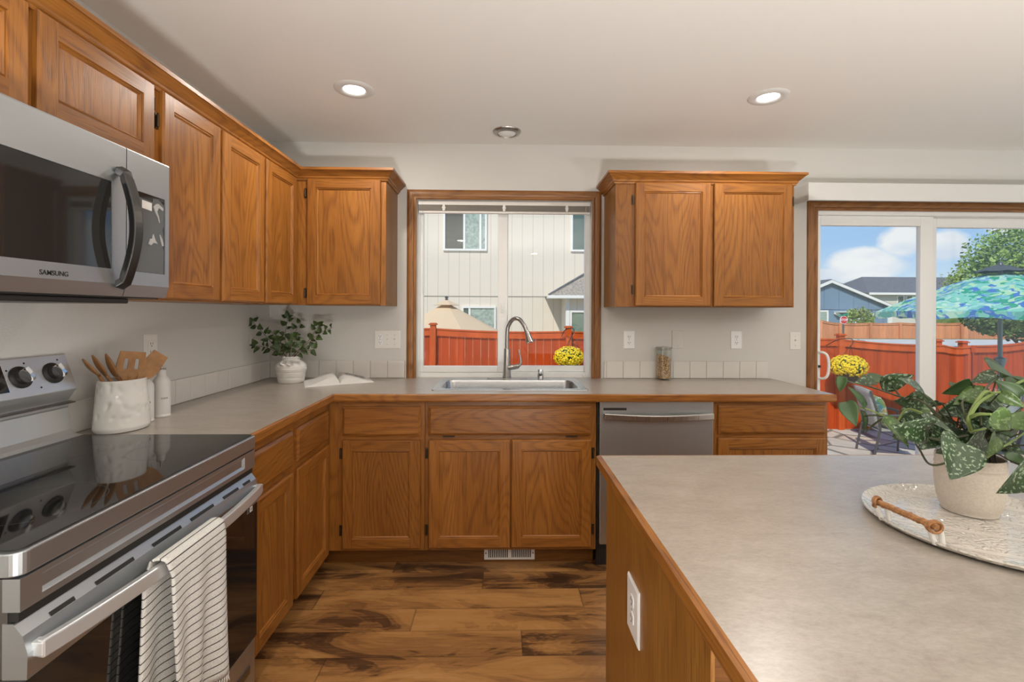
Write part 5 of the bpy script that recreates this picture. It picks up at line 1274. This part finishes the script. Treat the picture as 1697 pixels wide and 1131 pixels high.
# patio umbrella with leaf print canopy
UX, UY = 6.40, 6.05
um = thing('patio_umbrella', 'large patio umbrella with blue and green leaf print canopy', 'umbrella', (UX, UY, GZ))
MB().tube([(UX, UY, GZ), (UX, UY, 1.90)], .024, 14).build('pole', M_POLE, um, smooth=True)
MB().lathe([(.030, .60), (.034, .64), (.062, .755), (.060, .775), (.03, .785), (.026, .80)], (UX, UY, 0), 20).build('crank_collar', M_POLE, um, smooth=True)
MB().lathe([(0, 0), (.26, 0), (.26, .05), (.05, .09), (.04, .35), (0, .35)], (UX, UY, GZ), 28).build('base', M_GREY, um, smooth=True)
R_, n8 = 1.28, 8; mb = MB(); rows = 9; vs = []; sub_ = 6
for i in range(rows + 1):
    t = .09 + .91 * i / rows
    for k in range(n8 * sub_):
        a = 2 * PI * k / (n8 * sub_) + .2; f = (k % sub_) / sub_; sag = math.sin(PI * f)
        r = R_ * t * (math.cos(PI / n8) / math.cos(((k % sub_) / sub_ - .5) * 2 * PI / n8)) * (1 - .035 * sag * t)
        vs.append((UX + r * math.cos(a), UY + r * math.sin(a), 1.885 - .52 * t ** 1.25 - .035 * sag * t + .045 * sag * t * t))
m8 = n8 * sub_; fs = [(i * m8 + k, i * m8 + (k + 1) % m8, (i + 1) * m8 + (k + 1) % m8, (i + 1) * m8 + k) for i in range(rows) for k in range(m8)]
low = vs[rows * m8:]; b_ = len(vs); vs += [(UX + (p[0] - UX) * 1.0, UY + (p[1] - UY) * 1.0, p[2] - .10 + .03 * math.sin(i * PI / sub_) ** 2) for i, p in enumerate(low)]
fs += [(rows * m8 + k, rows * m8 + (k + 1) % m8, b_ + (k + 1) % m8, b_ + k) for k in range(m8)]
mb.add(vs, fs); mb.build('canopy', M_UMB, um, solid=.003)
mb = MB(); vs = []
for i in range(4):
    t = .03 + .17 * i / 3
    for k in range(32): a = 2 * PI * k / 32 + .2; vs.append((UX + R_ * t * math.cos(a), UY + R_ * t * math.sin(a), 1.985 - .55 * t ** 1.1 - .01 * math.sin(PI * (k % 4) / 4)))
mb.add(vs, [(i * 32 + k, i * 32 + (k + 1) % 32, (i + 1) * 32 + (k + 1) % 32, (i + 1) * 32 + k) for i in range(3) for k in range(32)]); mb.build('vent_cap', simple('charcoal_canvas', (.075, .08, .08), .8), um, solid=.003)
MB().lathe([(0, 1.96), (.03, 1.97), (.022, 2.0), (0, 2.02)], (UX, UY, 0), 14).build('finial', M_GREY, um, smooth=True)
for k in range(n8):
    a = 2 * PI * k / n8 + .2; c_, s_ = math.cos(a), math.sin(a)
    MB().tube([(UX + .05 * c_, UY + .05 * s_, 1.85), (UX + R_ * .97 * c_, UY + R_ * .97 * s_, 1.345)], .008, 6).build('rib', M_GREY, um)

def chair(label, x, y, rot, back_h, cush):
    t = thing('patio_chair', label, 'chair', (x, y, GZ), 'patio chairs under the umbrella')
    M = Matrix.Translation((x, y, GZ)) @ Matrix.Rotation(rot, 4, 'Z')
    V = lambda *p: M @ Vector(p)
    for sx_ in (-.28, .28):
        MB().tube([V(sx_, -.25, 0), V(sx_, -.26, .44), V(sx_, -.24, .62)], .014, 8).build('leg', M_GREY, t, smooth=True)
        MB().tube([V(sx_, .30, 0), V(sx_, .22, .44), V(sx_, .26, .70), V(sx_ * .98, .34, back_h)], .016, 8).build('leg', M_GREY, t, smooth=True)
        MB().tube(bez([V(sx_, -.26, .61), V(sx_, -.1, .645), V(sx_, .25, .62)], 5), .018, 8).build('armrest', M_GREY, t, smooth=True)
    mb = MB(); vs = []
    for i in range(9):
        q = i / 8
        for j in range(7): u = j / 6 * 2 - 1; vs.append(V(u * .27, .23 + .11 * q + .02 * (1 - u * u), .45 + (back_h - .45) * q + .02 * (1 - u * u) * (q > .9)))
    mb.add(vs, [(i * 7 + j, i * 7 + j + 1, (i + 1) * 7 + j + 1, (i + 1) * 7 + j) for i in range(8) for j in range(6)]); mb.build('backrest', M_SLING, t, smooth=True, solid=.012)
    mb = MB(); mb.add([V(-.27, -.25, .43), V(.27, -.25, .43), V(.27, .24, .41), V(-.27, .24, .41)], [(0, 1, 2, 3)]); mb.build('seat', M_SLING, t, solid=.015)
    if cush:
        mb = MB(); vs = []; n = 10
        for s_ in (1, -1):
            for i in range(n + 1):
                for j in range(n + 1):
                    u, v = i / n * 2 - 1, j / n * 2 - 1; h = .07 * (max(0, 1 - u ** 4) * max(0, 1 - v ** 4)) ** .6
                    vs.append(V(u * .23, .14 + .05 * v - s_ * h, .66 + .22 * v + .02 * s_ * h))
        c = n + 1
        for o_ in (0, c * c): mb.add([], []) ; mb.f += [[o_ + i * c + j, o_ + i * c + j + 1, o_ + (i + 1) * c + j + 1, o_ + (i + 1) * c + j] for i in range(n) for j in range(n)]; mb.m += [0] * (n * n)
        mb.v = [Vector(p) for p in vs]
        tag(mb.build('throw_pillow', M_CUSH, smooth=True), 'leafy floral pillow on ' + cush, 'pillow', 'floral pillows on the patio chairs')
chair('grey sling patio chair turned sideways near the red fence, floral pillow on it', 5.72, 7.0, 1.30, .98, 'the patio chair nearer the red fence')
chair('grey high backed patio chair beside the umbrella pole, seen from behind', 5.72, 5.75, PI + .1, 1.19, None)
chair('grey sling patio chair standing nearest the sliding door, mostly behind the potted plant', 5.35, 4.75, PI - .3, 1.0, None)

# tan market umbrella next door, behind the fence
gx, gy = -1.22, 10.8
ga = thing('market_umbrella', 'tan market umbrella behind the red fence outside the sink window', 'umbrella', (gx, gy, -.4))
MB().tube([(gx, gy, -.4), (gx, gy, 1.60)], .025, 10).build('pole', M_BARK, ga)
def pyr(z0, r0, z1, r1, name, m=8):
    mb = MB(); vs = []
    for i in range(7):
        t = i / 6
        for k in range(m * 4):
            a = 2 * PI * k / (m * 4) + PI / 8; f = (k % 4) / 4; r = (r0 + (r1 - r0) * t) * math.cos(PI / m) / math.cos((f - .5) * 2 * PI / m)
            vs.append((gx + r * math.cos(a), gy + r * math.sin(a), z0 + (z1 - z0) * t + .03 * math.sin(PI * f) * t * (r1 > .6)))
    q = m * 4; mb.add(vs, [(i * q + k, i * q + (k + 1) % q, (i + 1) * q + (k + 1) % q, (i + 1) * q + k) for i in range(6) for k in range(q)]); mb.build(name, M_TAN, ga, solid=.003)
pyr(1.52, .05, .62, 1.80, 'canopy'); pyr(1.60, .03, 1.49, .31, 'vent_cap')
MB().lathe([(0, 1.585), (.03, 1.60), (.035, 1.63), (.022, 1.65), (.05, 1.665), (.022, 1.69), (0, 1.70)], (gx, gy, 0), 14).build('finial', M_GREY, ga, smooth=True)

# house next door, facing the sink window
HY = 13.8
nh = thing('neighbor_house', 'two storey cream sided house seen through the sink window', 'house', (0, HY, -.4))
MB().box(-6.0, 5.2, HY, HY + 7, -.4, 5.4).build('wall', M_SIDING, nh)
MB().box(-6.0, 5.2, HY - .012, HY, 1.78, 1.80).build('belt_trim', simple('belt_line_brown', (.34, .31, .27), .8), nh)  # thin dark brown strip along the belt line
mb = MB(); mb.prism([(HY - .5, 5.30), (HY + 3.5, 7.4), (HY + 7.5, 5.30), (HY + 7.5, 5.45), (HY + 3.5, 7.6), (HY - .5, 5.45)], lambda p: (-6.4, p[0], p[1]), lambda p: (5.6, p[0], p[1])); mb.build('roof', M_ROOF, nh)
mb = MB(); mb.prism([(HY, 5.3), (HY + 7, 5.3), (HY + 3.5, 7.3)], lambda p: (-6.0, p[0], p[1]), lambda p: (5.2, p[0], p[1])); mb.build('gable_wall', M_SIDING, nh)
def hwin(x0, x1, z0, z1, div, y=HY, par=None, left=M_CURT, right=M_HGLASS, tw=.055):
    par = par or nh; mb = MB()
    mb.box(x0 - tw, x1 + tw, y - .05, y, z0 - tw, z0).box(x0 - tw, x1 + tw, y - .05, y, z1, z1 + tw).box(x0 - tw, x0, y - .05, y, z0, z1).box(x1, x1 + tw, y - .05, y, z0, z1)
    for d in div: mb.box(d - .03, d + .03, y - .04, y, z0, z1)
    f = mb.build('window', M_OTRIM, par)
    ds = [x0] + list(div) + [x1]
    for i in range(len(ds) - 1): MB().box(ds[i], ds[i + 1], y - .02, y - .004, z0, z1).build('pane', right if i == 0 else left, f)
hwin(-1.60, -.47, 3.14, 4.30, [-1.06, -.60], right=simple('dark_blind_window', (.12, .115, .09), .3))
hwin(2.04, 2.95, 3.14, 4.30, [2.50])
hwin(-1.07, -.20, .55, 1.45, [-.90], left=M_CURT)
MB().box(1.73, 4.9, HY - 1.1, HY, -.4, 1.74).build('porch_wall', M_SIDING, nh)
mb = MB(); mb.add([(1.24, HY - 1.38, 1.78), (5.4, HY - 1.38, 1.78), (3.3, HY - .01, 2.98), (1.24, HY - .01, 1.78), (5.4, HY - .01, 1.78)], [(0, 1, 2), (0, 2, 3), (1, 4, 2), (0, 3, 4, 1), (3, 2, 4)]); mb.build('porch_roof', M_ROOFB, nh)
MB().tube([(1.22, HY - 1.40, 1.80), (3.3, HY - .06, 3.0)], .022, 6).build('roof_edge', M_ROOF, nh)
MB().box(1.20, 5.4, HY - 1.40, HY - 1.05, 1.70, 1.78).build('gutter', M_OTRIM, nh, bevel=.01)
MB().box(1.70, 1.80, HY - 1.13, HY - 1.09, -.4, 1.72).build('corner_trim', M_OTRIM, nh)
hwin(1.86, 2.55, .45, 1.34, [], HY - 1.1, None, M_HGLASS, simple('green_blind_window', (.20, .27, .20), .3), .05)

# blue house and grey roofed houses beyond the road
BY = 38
bh = thing('blue_house', 'blue gabled house beyond the tan fence', 'house', (27, BY, .25))
bp = [(20.2, 1.4), (26.25, 3.86), (31.25, 1.86)]
mb = MB(); mb.prism([(21.2, .25), (31.0, .25), (31.0, 1.95), (26.25, 3.84), (21.2, 1.8)], lambda p: (p[0], BY, p[1]), lambda p: (p[0], BY + 9, p[1])); mb.build('wall', M_BLUE, bh)
MB().box(21.2, 31.0, BY - .03, BY, 1.66, 1.70).build('belt_trim', simple('belt_line_dark_blue', (.10, .15, .21), .8), bh)  # thin dark blue strip across the front
mb = MB(); mb.prism([(20.6, 1.42), (26.25, 3.80), (31.5, 1.70), (31.5, 1.90), (26.25, 4.02), (20.6, 1.62)], lambda p: (p[0], BY - .3, p[1]), lambda p: (p[0], BY - .16, p[1])); mb.build('barge_board', M_OTRIM, bh)
mb = MB(); mb.prism([(20.5, 1.56), (26.25, 3.97), (31.6, 1.84), (31.6, 1.94), (26.25, 4.10), (20.5, 1.68)], lambda p: (p[0], BY - .16, p[1]), lambda p: (p[0], BY + 9.3, p[1])); mb.build('roof', M_ROOF, bh)
MB().box(30.95, 31.3, BY - .06, BY + .1, .25, 1.85).build('corner_trim', M_OTRIM, bh)
hwin(25.15, 26.0, .70, 1.48, [], BY, bh, M_HGLASS, M_CURT, .13)
mb = MB(); mb.tube([(26.6, BY - .1, 1.42), (27.15, BY - .1, 1.1), (27.15, BY - .1, .25)], 1, flat=(.14, .22)); mb.box(26.6, 28.6, BY - .5, BY, 1.45, 1.52); mb.build('porch_frame', M_OTRIM, bh)
def house(label, y, x0, x1, ze, zr, inset, wm, wins, base=.25, depth=9):
    h = thing('distant_house', label, 'house', ((x0 + x1) / 2, y, base))
    MB().box(x0, x1, y, y + depth, base, ze).build('wall', wm, h)
    mb = MB(); o_ = .5
    e = [(x0 - o_, y - o_, ze), (x1 + o_, y - o_, ze), (x1 + o_, y + depth + o_, ze), (x0 - o_, y + depth + o_, ze), (x0 - o_ + inset, y + depth / 2, zr), (x1 + o_ - inset, y + depth / 2, zr)]
    mb.add(e, [(0, 1, 5, 4), (1, 2, 5), (2, 3, 4, 5), (3, 0, 4), (0, 3, 2, 1)]); mb.build('roof', M_ROOF, h)
    MB().box(x0 - o_, x1 + o_, y - o_ - .05, y - o_, ze - .22, ze + .02).build('gutter', M_OTRIM, h)
    for a, b, c, d in wins: hwin(a, b, c, d, [], y, h, M_HGLASS, M_HGLASS, .1)
house('cream house with a long grey hip roof right of the blue house', 52, 40.4, 56, 3.65, 5.75, 3.0, M_CREAM, [(43.5, 44.1, 2.1, 3.3), (44.5, 45.1, 2.1, 3.3)])
house('small grey roofed house peeking over the blue house roof', 64, 45.0, 50.5, 4.1, 5.9, 2.6, M_CREAM, [])

# trees and shrubs
def leafy(mb, c, rx, ry, rz, n, size, rnd, m=0):
    for k in range(n):
        a = rnd.uniform(0, 2 * PI); u = rnd.uniform(-1, 1); s_ = math.sqrt(1 - u * u); q = rnd.uniform(.55, 1.06) 
        p = Vector((c[0] + rx * s_ * math.cos(a) * q, c[1] + ry * s_ * math.sin(a) * q, c[2] + rz * u * q))
        d1_ = Vector((rnd.gauss(0, 1), rnd.gauss(0, 1), rnd.gauss(0, .7))).normalized(); d2_ = d1_.cross(Vector((rnd.gauss(0, 1), rnd.gauss(0, 1), rnd.gauss(0, 1)))).normalized(); s2 = size * rnd.uniform(.6, 1.3)
        mb.add([p - d1_ * s2, p + d2_ * s2 * .55, p + d1_ * s2, p - d2_ * s2 * .55], [(0, 1, 2, 3)], m)
rnd = random.Random(4)
tr_ = thing('garden_tree', 'large light green tree behind the patio umbrella', 'tree', (27.8, 25.2, .2))
mb = MB(); mb.tube([(27.8, 25.2, .2), (27.6, 25.2, 2.2), (27.3, 25.0, 4.2)], [.32, .24, .12], 10)
for a in range(7): mb.tube([(27.6, 25.2, 1.6 + .3 * a), (27.6 + 2.1 * math.cos(a * 2.1), 25.2 + 1.8 * math.sin(a * 2.1), 3.0 + .35 * a)], [.12, .04], 6)
mb.build('trunk', M_BARK, tr_)
mb = MB()
for c in [(17.9, 16.4, 3.4, 1.5, 1.3, 1.05), (16.5, 16.2, 2.45, 1.15, 1, .75), (17.3, 16.2, 2.9, 1.3, 1.1, .8), (18.9, 16.5, 2.6, 1.4, 1.3, 1.2), (15.9, 16.1, 2.0, .75, .7, .42), (18.6, 16.8, 3.9, 1.0, 1, .7), (20.2, 16.8, 2.9, 1.4, 1.3, 1.2)]:
    k = 1.52; leafy(mb, (c[0] * k, c[1] * k, 1.335 + (c[2] - 1.335) * k), c[3] * k, c[4] * k, c[5] * k, int(2000 * c[3] * c[5] / 1.2), .105, rnd)
o = mb.build('foliage', M_TREE, tr_, weld=False); o['kind'] = 'stuff'
sh_ = thing('garden_shrub', 'dark green spreading shrub under the patio umbrella canopy', 'shrub', (17.0, 15.2, .1))
mb = MB()
for a in range(6): mb.tube([(17.0, 15.2, .1), (17.0 + .8 * math.cos(a), 15.2 + .6 * math.sin(a), .9)], [.05, .02], 6)
mb.build('branch', M_BARK, sh_)
mb = MB()
for c in [(16.3, 15.2, 1.05, 1.1, .8, .42), (17.3, 15.2, .95, 1.0, .8, .65), (18.4, 15.3, .85, 1.0, .8, .75), (15.6, 15.2, 1.2, .7, .6, .25), (16.8, 15.3, 1.35, 1.0, .8, .3)]: leafy(mb, c[:3], c[3], c[4], c[5], int(1500 * c[3]), .07, rnd)
o = mb.build('foliage', M_TREED, sh_, weld=False); o['kind'] = 'stuff'
bs = thing('flowering_bush', 'round white flowered bush in front of the blue house', 'bush', (21.1, 28, .3))
mb = MB(); leafy(mb, (21.1, 28, 1.0), .82, .7, .72, 1500, .075, rnd); o = mb.build('foliage', M_TREE, bs, weld=False); o['kind'] = 'stuff'
mb = MB(); leafy(mb, (21.1, 28, 1.02), .86, .74, .74, 130, .055, rnd); o = mb.build('blossoms', M_OTRIM, bs, weld=False); o['kind'] = 'stuff'
hd_ = MB()
for k in range(9): hd_.blob((32 + .55 * k, 36, .95), .42, .4, .85, 0, 10, 8, .2, rnd)
tag(hd_.build('clipped_hedge', M_TREED), 'dark clipped hedge behind the tan fence right of the blue house', 'hedge')
def tuft(x, y, z, r, h, label):
    mb = MB()
    for k in range(160):
        a = rnd.uniform(0, 2 * PI); rr_ = r * math.sqrt(rnd.random()); tip = Vector((x + rr_ * 1.3 * math.cos(a), y + rr_ * math.sin(a), z + h * (1 - .5 * (rr_ / r) ** 2) * rnd.uniform(.7, 1.1))); b = Vector((x + rr_ * .5 * math.cos(a), y + rr_ * .4 * math.sin(a), z))
        w_ = Vector((.018, 0, 0)); mb.add([b - w_, b + w_, tip], [(0, 1, 2)])
    tag(mb.build('grass_clump', M_GRASS, weld=False), label, 'grass', 'grass clumps beyond the fence')
tuft(10.3, 13.2, -.1, .42, .72, 'yellow green grass clump beyond the fence right of the stop sign')
tuft(12.0, 13.0, -.1, .55, .46, 'low wide grass clump beyond the fence left of the patio umbrella')
tuft(15.6, 13.6, -.1, .5, .55, 'grass clump above the fence corner post')
RL_ = ['largest grey garden rock above the red fence', 'small flat rock at the left of the rock bed', 'round dark rock in the rock bed', 'pale rock in the middle of the rock bed', 'rock at the right end of the rock bed', 'low rock behind the others in the rock bed']
for k, (x, y, r) in enumerate([(10.0, 15.2, .26), (9.4, 14.9, .18), (9.85, 16.0, .22), (10.62, 15.1, .22), (11.3, 15.0, .24), (9.2, 16.0, .2)]):
    tag(MB().blob((x, y, .28 + r * .25), r * 1.3, r, r * .75, 0, 9, 6, .35, rnd).build('garden_rock', M_ROCK), RL_[k], 'rock', 'rocks beyond the fence')
ss = thing('stop_sign', 'red octagonal stop sign on a post with green street blades', 'sign', (13.70, 19, .2))
MB().box(13.675, 13.725, 19.01, 19.05, .2, 1.34).build('post', M_POLE, ss)
def octo(r, y0, y1): 
    mb = MB(); mb.prism([(13.70 + r * math.cos(PI / 8 + k * PI / 4), 1.092 + r * math.sin(PI / 8 + k * PI / 4)) for k in range(8)], lambda p: (p[0], y0, p[1]), lambda p: (p[0], y1, p[1])); return mb
octo(.165, 18.99, 19.0).build('sign_border', M_OTRIM, ss); octo(.150, 18.985, 18.991).build('sign_face', M_RED, ss)
text_mesh('lettering', 'STOP', .125, M_OTRIM, Matrix.Translation((13.70, 18.982, 1.092)) @ Matrix.Rotation(PI / 2, 4, 'X'), ss, .002, .002)
MB().box(13.46, 13.74, 18.985, 19.0, 1.245, 1.30).build('street_blade', M_SIGNG, ss); MB().box(13.69, 13.93, 19.02, 19.035, 1.285, 1.345).build('street_blade', M_SIGNG, ss)
